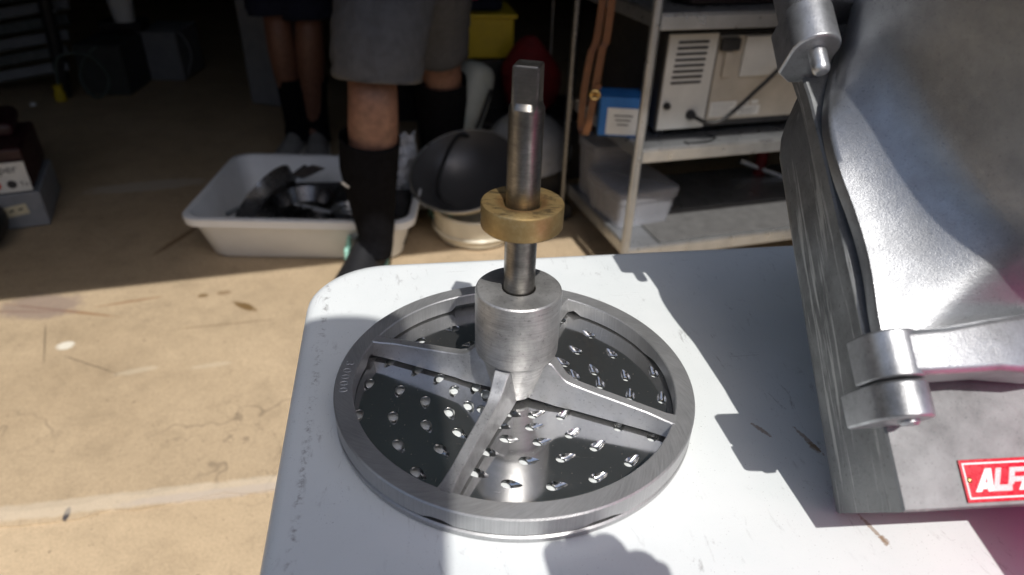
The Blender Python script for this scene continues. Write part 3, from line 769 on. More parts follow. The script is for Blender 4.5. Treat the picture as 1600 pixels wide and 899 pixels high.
def cloth(root, name, pts, rad, mat, n=20, cap=False, wob=.0, label=None):
    me = MB(); me.tube(spline(pts, 5), None or [rad[min(int(i / 5), len(rad) - 2)] + (rad[min(int(i / 5) + 1, len(rad) - 1)] - rad[min(int(i / 5), len(rad) - 2)]) * ((i % 5) / 5) if i < 5 * (len(pts) - 1) else rad[-1] for i in range(5 * (len(pts) - 1) + 1)], n, cap=cap)
    if wob:
        me.v = [tuple(V(v) + V((math.sin(v[2] * 60 + i) * wob, math.cos(v[2] * 45 + i * 2) * wob, 0))) for i, v in enumerate(me.v)]
    o_ = me.build(name, mat, root, smooth=True, angle=80)
    sm = o_.modifiers.new('solid', 'SOLIDIFY'); sm.thickness = .003; sm.offset = 1
    return o_
def shoe(root, name, heel, toe, mat, sole, h=.085, wd=.048):
    heel, toe = V(heel), V(toe); d_ = (toe - heel); L_ = d_.length; d_.normalize(); s_ = V((-d_.y, d_.x, 0))
    rg_ = []
    for f_, hh, ww in ((-.12, .5, .55), (-.05, .95, .8), (.1, 1.15, .9), (.3, 1.0, .9), (.55, .72, 1.0), (.8, .55, 1.05), (.98, .42, .85), (1.08, .2, .45)):
        c_ = heel + d_ * (L_ * f_); row = []
        for k in range(14):
            a = 2 * math.pi * k / 14
            row.append(c_ + s_ * math.cos(a) * wd * ww + V((0, 0, .018 + max(0, math.sin(a)) * (h * hh) - (0 if math.sin(a) > 0 else .002))))
        rg_.append(row)
    me = MB(); me.rings(rg_); so1 = me.build(name, mat, root, angle=70)
    me = MB(); out = []
    for f_, ww in ((-.14, .5), (-.08, .85), (.1, .98), (.3, .95), (.55, 1.06), (.8, 1.12), (1.0, .9), (1.12, .45)):
        c_ = heel + d_ * (L_ * f_)
        out.append([c_ + s_ * wd * ww + V((0, 0, .002)), c_ + s_ * wd * ww * 1.03 + V((0, 0, .024)), c_ - s_ * wd * ww * 1.03 + V((0, 0, .024)), c_ - s_ * wd * ww + V((0, 0, .002))])
    me.rings(out); me.build('sole', sole, so1, angle=50)
# --- man in grey shorts
P1 = biped('person in grey shorts and knee high black socks beside the white tub', (-.36, 1.5, FZ), 0, (-.33, 1.63, .16),
           (-.375, 1.37, -.205), (-.415, 1.40, FZ + .085), (-.44, 1.24, FZ + .03),
           (-.255, 1.86, -.255), (-.270, 1.95, FZ + .085), (-.25, 1.80, FZ + .03),
           (-.30, 1.55, .70), (-.30, 1.50, .86), (-.58, 1.50, .42), (-.52, 1.28, .28), (-.02, 1.50, .42), (-.05, 1.28, .28), M['skin'], 1.12, (1, 0, 0))
cloth(P1, 'sock', [(-.392, 1.375, -.315), (-.402, 1.383, -.40), (-.403, 1.393, -.52), (-.403, 1.40, -.62), (-.415, 1.40, -.67)], [.077, .076, .060, .047, .052], M['sock'])
me = MB(); me.box((-.452, 1.308, -.425), (.022, .003, .006), 0, Matrix.Rotation(.7, 3, 'Y')); me.build('sock_logo', M['paper'], P1)
cloth(P1, 'sock', [(-.258, 1.870, -.285), (-.262, 1.89, -.36), (-.266, 1.91, -.48), (-.270, 1.94, -.62), (-.268, 1.94, -.68)], [.080, .083, .072, .058, .056], M['sock'])
cloth(P1, 'shorts_leg', [(-.335, 1.545, .16), (-.345, 1.47, .02), (-.357, 1.40, -.08), (-.362, 1.38, -.165)], [.120, .122, .114, .108], M['shorts'], 24, wob=.003)
cloth(P1, 'shorts_leg', [(-.25, 1.63, .16), (-.252, 1.72, .02), (-.260, 1.80, -.10), (-.262, 1.845, -.205)], [.112, .104, .096, .090], M['shorts'], 24, wob=.003)
cloth(P1, 'shirt', [(-.29, 1.60, .12), (-.29, 1.59, .3), (-.29, 1.57, .5), (-.29, 1.55, .66)], [(.18, .14), (.19, .15), (.20, .14), (.10, .09)] if False else [.19, .19, .20, .10], M['shirt'], 24)
shoe(P1, 'shoe', (-.432, 1.435, FZ), (-.455, 1.22, FZ), M['darkshoe'], M['mint'], .092, .058)
me = MB(); me.box((-.492, 1.405, FZ + .050), (.014, .055, .060), .1); me.box((-.489, 1.420, FZ + .085), (.012, .035, .03), .1); me.build('heel_tab', M['mint'], P1, bevel=.005)
shoe(P1, 'shoe', (-.272, 1.97, FZ), (-.245, 1.77, FZ), M['darkshoe'], M['mint'], .075, .050)
# --- person behind, navy shorts
P2 = biped('person in navy shorts and black ankle socks standing further back', (-.87, 2.40, FZ), 0, (-.89, 2.48, .12),
           (-.93, 2.36, -.27), (-.925, 2.40, FZ + .085), (-.95, 2.27, FZ + .03),
           (-.815, 2.36, -.27), (-.845, 2.38, FZ + .085), (-.82, 2.24, FZ + .03),
           (-.89, 2.45, .62), (-.89, 2.42, .78), (-1.15, 2.42, .36), (-1.10, 2.2, .25), (-.62, 2.42, .36), (-.66, 2.2, .25), M['skin_dark'], .95, (1, 0, 0))
for dx, kn in ((-.035, -.935), (.045, -.83)):
    x = -.885 + dx
    cloth(P2, 'sock', [(x + (.0 if dx < 0 else .01), 2.385, -.44), (x, 2.392, -.54), (x, 2.395, -.64), (x, 2.38, -.70)], [.056, .050, .046, .050], M['sock'])
cloth(P2, 'shorts_leg', [(-.945, 2.46, .12), (-.95, 2.42, -.02), (-.95, 2.39, -.12), (-.945, 2.38, -.205)], [.11, .105, .10, .095], M['navy'], 24, wob=.003)
cloth(P2, 'shorts_leg', [(-.835, 2.46, .12), (-.83, 2.42, -.02), (-.82, 2.39, -.12), (-.815, 2.38, -.215)], [.11, .105, .10, .095], M['navy'], 24, wob=.003)
cloth(P2, 'shirt', [(-.89, 2.48, .08), (-.89, 2.48, .28), (-.89, 2.46, .45), (-.89, 2.45, .58)], [.16, .16, .17, .09], M['navy'], 24)
shoe(P2, 'shoe', (-.925, 2.42, FZ), (-.935, 2.22, FZ), M['greyshoe'], M['paper'], .075, .047)
shoe(P2, 'shoe', (-.845, 2.41, FZ), (-.80, 2.21, FZ), M['greyshoe'], M['paper'], .075, .047)
# --- the photographer behind the camera, leaning over the table edge
P3 = biped('person bending forward behind the table, holding a phone over it', (.10, -.95, FZ), 0, (.10, -.98, .16),
           (.00, -.86, -.25), (-.01, -.98, FZ + .085), (-.03, -.82, FZ + .03), (.20, -.86, -.25), (.21, -.98, FZ + .085), (.23, -.82, FZ + .03),
           (.075, -.66, .62), (.058, -.535, .78), (-.20, -.62, .42), (-.125, -.435, .30), (.20, -.60, .36), (.142, -.412, .318), M['skin'], 1.0, (1, 0, 0))
cloth(P3, 'shirt', [(.10, -.98, .12), (.095, -.92, .28), (.085, -.80, .46), (.077, -.69, .58)], [.18, .18, .19, .11], M['shirt'], 24)
cloth(P3, 'trouser_leg', [(.02, -.97, .14), (.01, -.90, -.10), (0, -.87, -.28), (-.01, -.95, -.62)], [.115, .10, .085, .07], M['navy'], 20)
cloth(P3, 'trouser_leg', [(.18, -.97, .14), (.19, -.90, -.10), (.20, -.87, -.28), (.21, -.95, -.62)], [.115, .10, .085, .07], M['navy'], 20)
shoe(P3, 'shoe', (-.01, -1.0, FZ), (-.03, -.79, FZ), M['darkshoe'], M['paper']); shoe(P3, 'shoe', (.21, -1.0, FZ), (.23, -.79, FZ), M['darkshoe'], M['paper'])
ph = MB(); pm_ = Matrix((rgt, upv, -fwd)).transposed()
ph.box(cam_loc - fwd * .012 + rgt * -.045 - upv * .02, (.155, .074, .008), 0, pm_)
tag(ph.build('phone', M['black'], bevel=.002), 'black phone held in landscape over the table', 'phone')

# ================================================================= FAR GARAGE CONTENTS
def box_thing(name, label, cat, c, d, rz, mat, bevel=.006, group=None):
    me = MB(); me.box(c, d, rz); return tag(me.build(name, mat, bevel=bevel), label, cat, group)
# --- white tub
tub = thing('plastic_tub', 'shallow white plastic tub full of kitchen tools on the garage floor', 'tub', (-.64, 1.66, FZ))
TZ = FZ + .155; tr_ = R(2.5)
def tubring(ins_, z, r, k=6):
    m_ = Matrix.Rotation(tr_, 3, 'Z')
    return [V((-.645, 1.668, 0)) + m_ @ V((x, y, z)) for x, y in rrect(-.335 + ins_, .335 - ins_, -.262 + ins_, .262 - ins_, r, k)]
me = MB()
me.rings([tubring(.055, FZ + .003, .05), tubring(.046, FZ + .012, .055), tubring(.018, TZ - .035, .06), tubring(.016, TZ - .033, .06), tubring(.012, TZ - .028, .06), tubring(-.002, TZ - .026, .06), tubring(-.004, TZ - .004, .06), tubring(0, TZ, .058), tubring(.014, TZ, .054), tubring(.020, TZ - .006, .05), tubring(.050, FZ + .016, .05), tubring(.056, FZ + .010, .05)])
me.build('tub_body', M['white_plastic'], tub, angle=40)
# pans and tools in the tub
fp = thing('frying_pan', 'dark frying pan tipped up against the left wall of the tub', 'frying pan', (-.76, 1.60, FZ + .02))
fm = Matrix.Rotation(R(-18), 3, 'Z') @ Matrix.Rotation(R(-58), 3, 'Y')
me = MB(); me.lathe([(.0001, 0), (.10, 0), (.108, .006), (.125, .04), (.128, .04), (.111, .003), (.102, -.004), (.0001, -.004)], 40, c=(-.775, 1.62, FZ + .10), m=fm); me.build('pan_bowl', plain('worn_pan_steel', (.22, .22, .225), .3, .75, .3, 40), fp)
me = MB(); me.tube([V((-.775, 1.62, FZ + .10)) + fm @ V(p) for p in ((.0, .126, .036), (0, .17, .045), (0, .25, .05))], [.006, .011, .012], 10); me.build('handle', M['black'], fp)
me = MB(); me.box((-.62, 1.66, FZ + .062), (.30, .34, .075), R(8)); tag(me.build('roasting_tin', M['black'], bevel=.01), 'black roasting tin lying flat in the middle of the tub', 'roasting tin')
me = MB(); me.lathe([(.0001, .0), (.07, .0), (.085, .03), (.09, .05), (.087, .05), (.068, .006), (.0001, .006)], 30, c=(-.66, 1.58, FZ + .10)); tag(me.build('saucepan', M['steel_dark']), 'dark saucepan sitting on the tin in the tub', 'saucepan')
ld = thing('ladle', 'dark long handled ladle leaning on the back rim of the tub', 'ladle', (-.555, 1.62, FZ + .10))
me = MB(); me.tube(spline([(-.585, 1.52, FZ + .115), (-.57, 1.60, FZ + .14), (-.535, 1.76, FZ + .19), (-.52, 1.92, FZ + .235)]), .009, 10, .6); me.build('handle', M['steel_dark'], ld)
me = MB(); me.lathe([(.0001, -.02), (.022, -.014), (.034, .004), (.036, .014), (.033, .010), (.018, -.008), (.0001, -.014)], 24, c=(-.590, 1.49, FZ + .125)); me.build('ladle_bowl', M['steel_dark'], ld)
me = MB(); me.lathe([(.0001, 0), (.030, .004), (.046, .018), (.05, .034), (.047, .034), (.028, .009), (.0001, .005)], 24, c=(-.515, 1.54, FZ + .105)); tag(me.build('measuring_cup', M['stainless']), 'small shiny metal cup lying among the dark tools in the tub', 'cup')
me = MB(); me.box((-.425, 1.60, FZ + .085), (.17, .22, .10), R(3)); tag(me.build('baking_tray', M['black'], bevel=.012), 'deep black baking tray at the right end of the tub', 'baking tray')
sp0_ = thing('spatula', 'long steel spatula lying across the tools at the left of the tub', 'spatula', (-.80, 1.52, FZ + .12))
me = MB(); me.tube([(-.86, 1.47, FZ + .135), (-.77, 1.60, FZ + .15), (-.71, 1.70, FZ + .165)], [.007, .006, .005], 10, .5); me.build('handle', M['galv'], sp0_)
me = MB(); me.box((-.685, 1.735, FZ + .170), (.055, .10, .003), R(-28)); me.build('blade', M['stainless'], sp0_)
sw = thing('wire_whisk', 'small bright wire whisk beside the saucepan in the tub', 'whisk', (-.56, 1.50, FZ + .11))
me = MB()
for k in range(5):
    a = R(36 * k); me.tube([V((-.555, 1.50, FZ + .14)) + V((.10 * t_, -.02 * t_, 0)) + V((0, math.cos(a), math.sin(a))) * .026 * math.sin(math.pi * t_) ** .7 for t_ in [i / 10 for i in range(11)]], .0016, 5)
me.build('wires', M['stainless'], sw)
me = MB(); me.tube([(-.555, 1.50, FZ + .14), (-.67, 1.525, FZ + .15)], .008, 10); me.build('handle', M['stainless'], sw)
# crumpled foil bag behind the tub
me = MB(); NX = 22; rnd = random.Random(3); vs_ = []
for i in range(NX + 1):
    for j in range(NX + 1):
        u_, v_ = i / NX, j / NX
        w_ = .20 * (1 - .45 * v_)
        vs_.append((-.415 + (u_ - .5) * w_ * 1.0 + .01 * v_ + rnd.uniform(-.006, .006), 1.80 + .06 * v_ + rnd.uniform(-.022, .022) - .06 * math.cos((u_ - .5) * 3), FZ + .03 + v_ * .25 + rnd.uniform(-.006, .006)))
W_ = NX + 1
me.add(vs_, [(i * W_ + j, (i + 1) * W_ + j, (i + 1) * W_ + j + 1, i * W_ + j + 1) for i in range(NX) for j in range(NX)])
o = me.build('foil_bag', M['foil'], smooth=False); tag(o, 'crumpled silvery white bag standing in the back right corner of the tub', 'bag')
sm = o.modifiers.new('solid', 'SOLIDIFY'); sm.thickness = .004
# wok on a cream pot
pot = thing('enamel_pot', 'round cream enamel pot under the black wok', 'pot', (-.14, 1.68, FZ))
me = MB(); me.lathe([(.0001, .003), (.115, .003), (.128, .012), (.137, .05), (.138, .098), (.133, .104), (.128, .10), (.126, .02), (.0001, .015)], 48, c=(-.13, 1.67, FZ)); me.build('pot_body', M['cream'], pot)
me = MB(); me.lathe([(.139, .035), (.144, .04), (.139, .046)], 48, c=(-.13, 1.67, FZ), closed=True); me.build('rolled_band', M['cream'], pot)
wk = thing('wok', 'black wok with a pale rim tilted towards the tub', 'wok', (-.16, 1.70, FZ + .11))
wm = Matrix.Rotation(R(-10), 3, 'Y') @ Matrix.Rotation(R(24), 3, 'X')
wc = V((-.165, 1.69, FZ + .195))
me = MB(); me.lathe([(.0001, -.104), (.05, -.090), (.10, -.065), (.145, -.024), (.178, .028), (.174, .030)], 56, c=wc, m=wm, cap=False); me.build('outer_shell', M['cream'], wk)
me = MB(); me.lathe([(.174, .0305), (.158, .004), (.140, -.022), (.118, -.042), (.096, -.058), (.072, -.071), (.048, -.079), (.024, -.0835), (.0001, -.085)], 56, c=wc, m=wm, cap=False); me.build('inner_surface', plain('dull_steel_inside', (.11, .11, .115), .38, .4, .04, 6), wk, angle=85)
me = MB(); me.lathe([(.1785 + .0035 * math.cos(k), .0295 + .0035 * math.sin(k)) for k in [2 * math.pi * i / 8 for i in range(8)]], 56, c=wc, m=wm, closed=True); me.build('rim', M['stainless'], wk)
# steel dome bowl
me = MB(); bm_ = Matrix.Rotation(R(18), 3, 'X')
me.lathe([(.0001, .125), (.05, .118), (.10, .093), (.14, .045), (.155, .0), (.160, -.003), (.160, -.006), (.152, -.005)], 48, c=(.03, 1.965, FZ + .195), m=bm_)
tag(me.build('steel_bowl', plain('spun_aluminium', (.55, .56, .58), .35, .45, .1, 20)), 'upturned stainless steel bowl behind the shaft', 'bowl')
box_thing('cardboard_crate', 'black plastic crate under the steel bowl', 'crate', (.03, 1.975, FZ + .088), (.28, .20, .175), R(4), M['black'])
# pale motor with yellow part and cable
mo = thing('meat_grinder', 'pale grey green electric grinder with yellow knob behind the wok', 'grinder', (-.16, 2.05, FZ))
me = MB(); me.tube(spline([(-.205, 1.98, FZ + .20), (-.19, 1.99, FZ + .30), (-.165, 2.02, FZ + .40), (-.15, 2.05, FZ + .46)]), [.04, .05, .055, .058, .06, .062, .064, .066, .068, .070, .071, .072, .073, .073, .072, .071, .07, .07, .069, .068, .066, .062, .055, .045, .03], 18); me.build('motor_casing', M['motor'], mo)
me = MB(); me.lathe([(.0001, 0), (.055, 0), (.05, .03), (.035, .05), (.032, .2), (.0001, .2)], 24, c=(-.17, 2.04, FZ + .003)); me.build('stand', M['black'], mo)
me = MB(); me.lathe([(.0001, 0), (.036, .002), (.04, .03), (.034, .05), (.0001, .05)], 20, c=(-.235, 1.95, FZ + .37), m=Matrix.Rotation(R(80), 3, 'X')); me.build('front_cap', M['motor'], mo)
me = MB(); me.tube([(-.222, 1.93, FZ + .215), (-.205, 1.925, FZ + .235), (-.175, 1.925, FZ + .235)], [.014, .018, .012], 12); me.build('yellow_knob', M['yellow'], mo)
me = MB(); me.tube(spline([(-.10, 1.95, FZ + .40), (-.15, 1.86, FZ + .28), (-.20, 1.80, FZ + .285), (-.235, 1.73, FZ + .235), (-.255, 1.66, FZ + .165), (-.235, 1.61, FZ + .145), (-.20, 1.60, FZ + .13)]), .007, 8)
tag(me.build('power_cable', M['rubber']), 'black power cable running from the grinder down into the wok', 'cable')
# red bag, yellow crate, pole
rb = MB(); rows_ = []
for i, (z, rx, ry) in enumerate(((0, .10, .09), (.06, .13, .11), (.16, .135, .11), (.21, .10, .07), (.25, .06, .035), (.285, .02, .012))):
    rows_.append([V((.03 + math.cos(a) * rx * .84 * (1 + .16 * math.sin(3 * a + z * 16) + .06 * math.sin(7 * a - z * 30)), 2.24 + math.sin(a) * ry, FZ + .24 + z)) for a in [2 * math.pi * k / 28 for k in range(28)]])
rb.rings(rows_); tag(rb.build('red_bag', M['red'], sub=1), 'soft red bag slumped behind the top of the shaft', 'bag')
box_thing('travel_chest', 'black chest under the red bag', 'chest', (.04, 2.30, FZ + .119), (.44, .34, .236), R(12), M['black'])
yc = thing('yellow_crate', 'bright yellow crate with dark pink and black clothes on top', 'crate', (-.17, 2.42, FZ + .42))
me = MB(); me.box((-.17, 2.42, FZ + .492), (.235, .26, .145), R(10)); me.build('crate_body', M['yellow'], yc, bevel=.008)
me = MB(); me.box((-.17, 2.42, FZ + .572), (.255, .28, .016), R(10)); me.build('crate_rim', M['yellow'], yc, bevel=.004)
me = MB(); me.box((-.175, 2.40, FZ + .602), (.16, .17, .04), R(16)); tag(me.build('black_cloth', M['navy'], bevel=.015), 'black folded cloth lying on the yellow crate', 'cloth')
me = MB(); me.box((-.215, 2.36, FZ + .635), (.09, .12, .025), R(5)); tag(me.build('pink_cloth', M['pink'], bevel=.01), 'small pink folded cloth on top of the black cloth', 'cloth')
box_thing('black_cabinet', 'tall black cabinet under the yellow crate', 'cabinet', (-.17, 2.44, FZ + .209), (.5, .34, .418), R(10), M['black'])
me = MB(); me.tube([(.125, 2.62, FZ + .003), (.12, 2.62, FZ + .5), (.11, 2.62, FZ + 1.6)], .006, 12); po = thing('clothes_rail', 'thin shiny metal stand with upright pole and top bar', 'rail', (.12, 2.62, FZ)); me.build('pole', M['galv'], po)
me = MB(); me.lathe([(.0001, .002), (.09, .002), (.09, .012), (.012, .02), (.0001, .02)], 24, c=(.125, 2.62, FZ)); me.build('base', M['galv'], po)
me = MB(); me.tube([(.11, 2.62, FZ + 1.6), (.20, 1.32, FZ + 1.6), (.24, 1.1, FZ + 1.6)], .006, 12); me.build('top_bar', M['galv'], po)
# strap hanging from the bar
sp_ = thing('leather_strap', 'tan leather strap with brass buckle hanging in a loop beside the steel cart', 'strap', (.17, 1.30, FZ + .47))
def band(pts, wd, th, side):
    pts = spline(pts, 8); me = MB(); s_ = V(side).normalized(); rg_ = []
    for i, p in enumerate(pts):
        d_ = (pts[min(i + 1, len(pts) - 1)] - pts[max(i - 1, 0)]).normalized(); n_ = d_.cross(s_).normalized()
        rg_.append([p + s_ * wd / 2 + n_ * th / 2, p - s_ * wd / 2 + n_ * th / 2, p - s_ * wd / 2 - n_ * th / 2, p + s_ * wd / 2 - n_ * th / 2])
    me.rings(rg_); return me
band([(.197, 1.30, FZ + 1.603), (.196, 1.30, FZ + .80), (.185, 1.30, FZ + .68), (.176, 1.30, FZ + .57), (.168, 1.305, FZ + .49), (.162, 1.32, FZ + .473), (.155, 1.335, FZ + .49), (.155, 1.335, FZ + .57), (.163, 1.335, FZ + .66), (.180, 1.335, FZ + .80), (.190, 1.335, FZ + 1.603)], .017, .0035, (.94, -.34, 0)).build('strap_band', M['leather'], sp_, angle=60)
me = MB(); c_ = V((.178, 1.293, FZ + .58)); me.tube([c_ + V((.011 * math.cos(k), 0, .010 * math.sin(k))) for k in [2 * math.pi * i / 20 for i in range(21)]], .0022, 8); me.tube([c_ + V((-.011, 0, 0)), c_ + V((.009, -.002, 0))], .0018, 6); me.build('buckle', M['brass'], sp_)
band([(.19, 1.294, FZ + .60), (.176, 1.294, FZ + .60)], .012, .006, (0, 0, 1)).build('keeper_loop', M['leather'], sp_)

# --- steel cart
CA = R(18.5); c1 = V((math.cos(CA), math.sin(CA), 0)); c2 = V((-math.sin(CA), math.cos(CA), 0)); CO = V((.322, 1.348, 0))
def cp(a, b, z): return CO + c1 * a + c2 * b + V((0, 0, z))
cart = thing('steel_cart', 'three tier stainless steel cart carrying the oven behind the table', 'cart', cp(.4, .24, FZ))
CW, CDp = .86, .47
for z in (-.605, -.312, .020):
    me = MB()
    me.box(cp(CW / 2, CDp / 2, z - .002), (CW, CDp, .004), CA); 
    for (a, b, da, db) in ((CW / 2, 0, CW, .003), (CW / 2, CDp, CW, .003), (0, CDp / 2, .003, CDp), (CW, CDp / 2, .003, CDp)):
        me.box(cp(a, b, z - .0215), (da, db, .033), CA)
    me.build('shelf', M['stainless'], cart, smooth=False, bevel=.0015)
for a in (.0, CW):
    for b in (.0, CDp):
        me = MB(); sg = -1 if b == 0 else 1
        q = cp(a + (-.016 if a == 0 else .016), b + sg * .004, 0)
        me.tube([q + V((0, 0, FZ + .075)), q + V((0, 0, .30))], .0125, 18); pst = me.build('post', M['stainless'] if b == 0 else M['steel_dark'], cart)  # rear posts darker, the shade at the back put into their colour
        me = MB(); me.lathe([(.0001, -.012), (.034, -.012), (.037, 0), (.034, .012), (.0001, .012)], 20, c=q + V((0, 0, FZ + .038)), m=Matrix.Rotation(R(90), 3, 'X')); me.build('caster', M['rubber'], pst)
        me = MB()
        for z in (-.005, -.333, -.622): me.lathe([(.0001, 0), (.004, 0), (.0025, .003), (.0001, .0035)], 12, c=q - c2 * .0122 * (1 if b == 0 else -1) + V((0, 0, z)), m=Matrix.Rotation(CA, 3, 'Z') @ Matrix.Rotation(R(90 if b == 0 else -90), 3, 'X'))
        me.build('bolt', M['galv'], pst)
# oven seen from the back
ov = thing('countertop_oven', 'beige countertop oven turned back to front on the cart middle shelf', 'oven', cp(.30, .25, -.312))
OF = .065
def ob(name, a, b, z, mat, parent, bevel=.002):
    me = MB(); me.box(cp((a[0] + a[1]) / 2, (b[0] + b[1]) / 2, (z[0] + z[1]) / 2), (a[1] - a[0], b[1] - b[0], z[1] - z[0]), CA); return me.build(name, mat, parent, bevel=bevel)
obody = ob('oven_body', (.030, .70), (OF + .008, .42), (-.292, -.038), M['black'], ov, .006)
op = ob('back_panel', (.034, .175), (OF, OF + .0078), (-.288, -.042), M['oven'], ov)
ob('back_panel', (.181, .695), (OF + .003, OF + .0078), (-.272, -.05), M['tan'], ov)
ob('metal_cover', (.255, .60), (OF - .006, OF + .0028), (-.155, -.052), M['oven'], ov)
for i in range(8):
    z = -.062 - i * .0145
    me = MB(); me.box(cp(.104 - i * .0008, OF - .0005, z), (.088, .003, .0065), CA); me.build('vent_slot', M['black'], op, bevel=.001)
for (a, z, r) in ((.052, -.222, .010), (.128, -.250, .014)):
    me = MB(); me.lathe([(.0001, .0), (r, .0), (r * .9, .01), (r * .5, .016), (.0001, .016)], 20, c=cp(a, OF, z), m=Matrix.Rotation(CA, 3, 'Z') @ Matrix.Rotation(R(90), 3, 'X')); me.build('cable_gland' if a > .1 else 'screw_knob', M['black'], ov)
ob('relay_box', (.182, .235), (OF - .014, OF + .0025), (-.085, -.055), M['black'], ov); ob('relay_box', (.200, .222), (OF - .006, OF + .0025), (-.155, -.088), M['tan'], ov)
for a0, a1 in ((.188, .268), (.274, .345)):
    lb = ob('rating_label', (a0, a1), (OF + .0012, OF + .0028), (-.262, -.222 if a0 < .2 else -.236), M['paper'], ov, 0)
    for k in range(4):
        z = -.229 - k * .0085 if a0 < .2 else -.243 - k * .005
        ob('print_line', (a0 + .006, a1 - .008 - .012 * (k % 2)), (OF + .0008, OF + .00115), (z - .0012, z), M['ink'], lb, 0)
for a in (.285, .315): ob('label_strip', (a, a + .022), (OF + .0012, OF + .0028), (-.232, -.222), M['paper'], ov, 0)
for a in (.05, .66):
    for b in (.10, .38): ob('foot', (a, a + .025), (b, b + .025), (-.311, -.2925), M['black'], ov, 0)
me = MB(); me.tube(spline([cp(.128, OF - .012, -.250), cp(.150, OF - .045, -.258), cp(.185, OF - .06, -.252), cp(.235, OF - .06, -.215), cp(.30, OF - .05, -.165), cp(.38, OF - .04, -.11), cp(.50, OF - .04, -.10)]), .0055, 10); me.build('mains_lead', M['rubber'], ov)
me = MB(); me.tube(spline([cp(.13, .02, -.3085), cp(.15, -.0 + .008, -.3085), cp(.20, .012, -.3085), cp(.235, .035, -.3085), cp(.22, .06, -.3085)]), .003, 8); tag(me.build('thin_cable', M['rubber']), 'thin dark cable curling on the cart shelf under the oven', 'cable')
ov.location = ov.location + c1 * .035
# blue carton
bb = thing('blue_carton', 'blue cardboard carton with white end label on the cart middle shelf', 'carton', (.268, 1.485, -.312))
me = MB(); me.box((.268, 1.485, -.2585), (.108, .09, .106), R(-3)); me.build('carton_body', M['blue'], bb, bevel=.002)
lb = MB(); lb.box((.2735, 1.4388, -.270), (.084, .0015, .072), R(-3)); lbl = lb.build('end_label', M['paper'], bb)
for k in range(3):
    me = MB(); me.box((.275, 1.4376, -.254 - k * .012), (.05 - .01 * k, .0012, .003), R(-3)); me.build('print_line', M['ink'], lbl)
# clear plastic bins on the bottom shelf
for i, (a, b, w_, d_, h_, r_, lab) in enumerate(((.10, .22, .20, .22, .105, 5, 'clear plastic bin nearer the cart post on the bottom shelf'), (.085, .375, .15, .14, .175, 2, 'taller cloudy plastic bin at the left end of the bottom shelf'))):
    bn = thing('storage_bin', lab, 'storage bin', cp(a, b, -.605), 'plastic bins on the cart')
    m_ = Matrix.Rotation(CA + R(r_), 3, 'Z'); base_ = cp(a, b, -.6045)
    def br_(k, z): return [base_ + m_ @ V((x, y, z)) for x, y in rrect(-w_ / 2 * k, w_ / 2 * k, -d_ / 2 * k, d_ / 2 * k, .02, 4)]
    me = MB(); me.rings([br_(.88, .001), br_(.97, h_ - .02), br_(1.02, h_ - .018), br_(1.02, h_), br_(.97, h_), br_(.94, h_ - .01), br_(.85, .005)]); me.build('bin_body', M['clear'], bn)
    me = MB(); me.rings([br_(1.025, h_ + .001), br_(1.03, h_ + .012), br_(.96, h_ + .014)]); me.build('lid', M['clear'], bn)
    me = MB(); me.box(base_ + V((0, 0, h_ * .3)), (w_ * .6, d_ * .6, h_ * .5), .5); tag(me.build('packed_goods', M['grey_plastic'], bevel=.01), 'grey packed goods inside the ' + ('clear nearer bin' if i == 0 else 'taller cloudy bin'), 'goods')
ob('rubber_mat', (.10, .80), (.01, .20), (-.6045, -.600), M['mat'], None); tag(bpy.data.objects['rubber_mat'], 'grey rubber mat along the front of the cart bottom shelf', 'mat')
me = MB(); me.box(cp(.28, .20, .062), (.36, .26, .078), CA + R(3)); tag(me.build('brown_case', plain('dark_brown_vinyl', (.035, .022, .018), .5), bevel=.02), 'dark brown case lying on the cart top shelf', 'case')
me = MB(); me.lathe([(.0001, .0), (.07, .0), (.085, .02), (.08, .022), (.0001, .006)], 28, c=cp(.46, .10, .0215)); tag(me.build('glass_dish', M['clear']), 'small clear dish on the cart top shelf near the housing', 'dish')
# red trolley jack bar right of cart
fr = thing('red_stand', 'red metal stand with pale bar behind the right of the cart', 'stand', (.80, 1.98, FZ))
me = MB(); me.tube([(.86, 1.95, FZ + .003), (.86, 1.96, FZ + .42)], .02, 14); me.build('upright', M['red'], fr)
me = MB(); me.tube([(.79, 1.96, FZ + .18), (1.0, 1.92, FZ + .12)], .012, 12); me.build('cross_bar', M['galv'], fr)

# --- left side
gb = thing('grey_crate', 'grey plastic crate with tape labels at the left edge under the tool case', 'crate', (-1.60, 1.70, FZ))
gr = R(25)
me = MB(); me.box((-1.71, 1.688, FZ + .06), (.30, .30, .118), gr); me.build('crate_body', M['grey_plastic'], gb, bevel=.006)
gn = V((math.sin(gr), -math.cos(gr), 0)); gt = V((math.cos(gr), math.sin(gr), 0)); gc = V((-1.71, 1.688, FZ))
def glabel(x, z, w_, h_, mat, name, par, off=.1515, rot=0):
    me = MB(); me.box(gc + gn * off + gt * x + V((0, 0, z)), (w_, .0012, h_), 0, Matrix.Rotation(gr, 3, 'Z') @ Matrix.Rotation(rot, 3, 'Y')); return me.build(name, mat, par)
tp = glabel(.055, .062, .10, .034, M['masking'], 'tape_label', gb, rot=-.12)
for k, (x, w_) in enumerate(((.035, .022), (.06, .014), (.085, .012))): glabel(x, .062 + .003 * k, w_, .006, M['ink'], 'handwriting', tp, .1525, -.3)
glabel(-.055, .09, .06, .045, M['pinklabel'], 'pink_label', gb)
tc_ = thing('tool_case', 'maroon tool case with white printed label on top of the grey crate', 'tool case', (-1.62, 1.74, FZ + .12))
me = MB(); me.box((-1.716, 1.694, FZ + .19), (.28, .28, .135), gr); me.build('case_body', M['maroon'], tc_, bevel=.01)
wl = glabel(.040, .172, .19, .095, M['paper'], 'white_label', tc_, .1465)
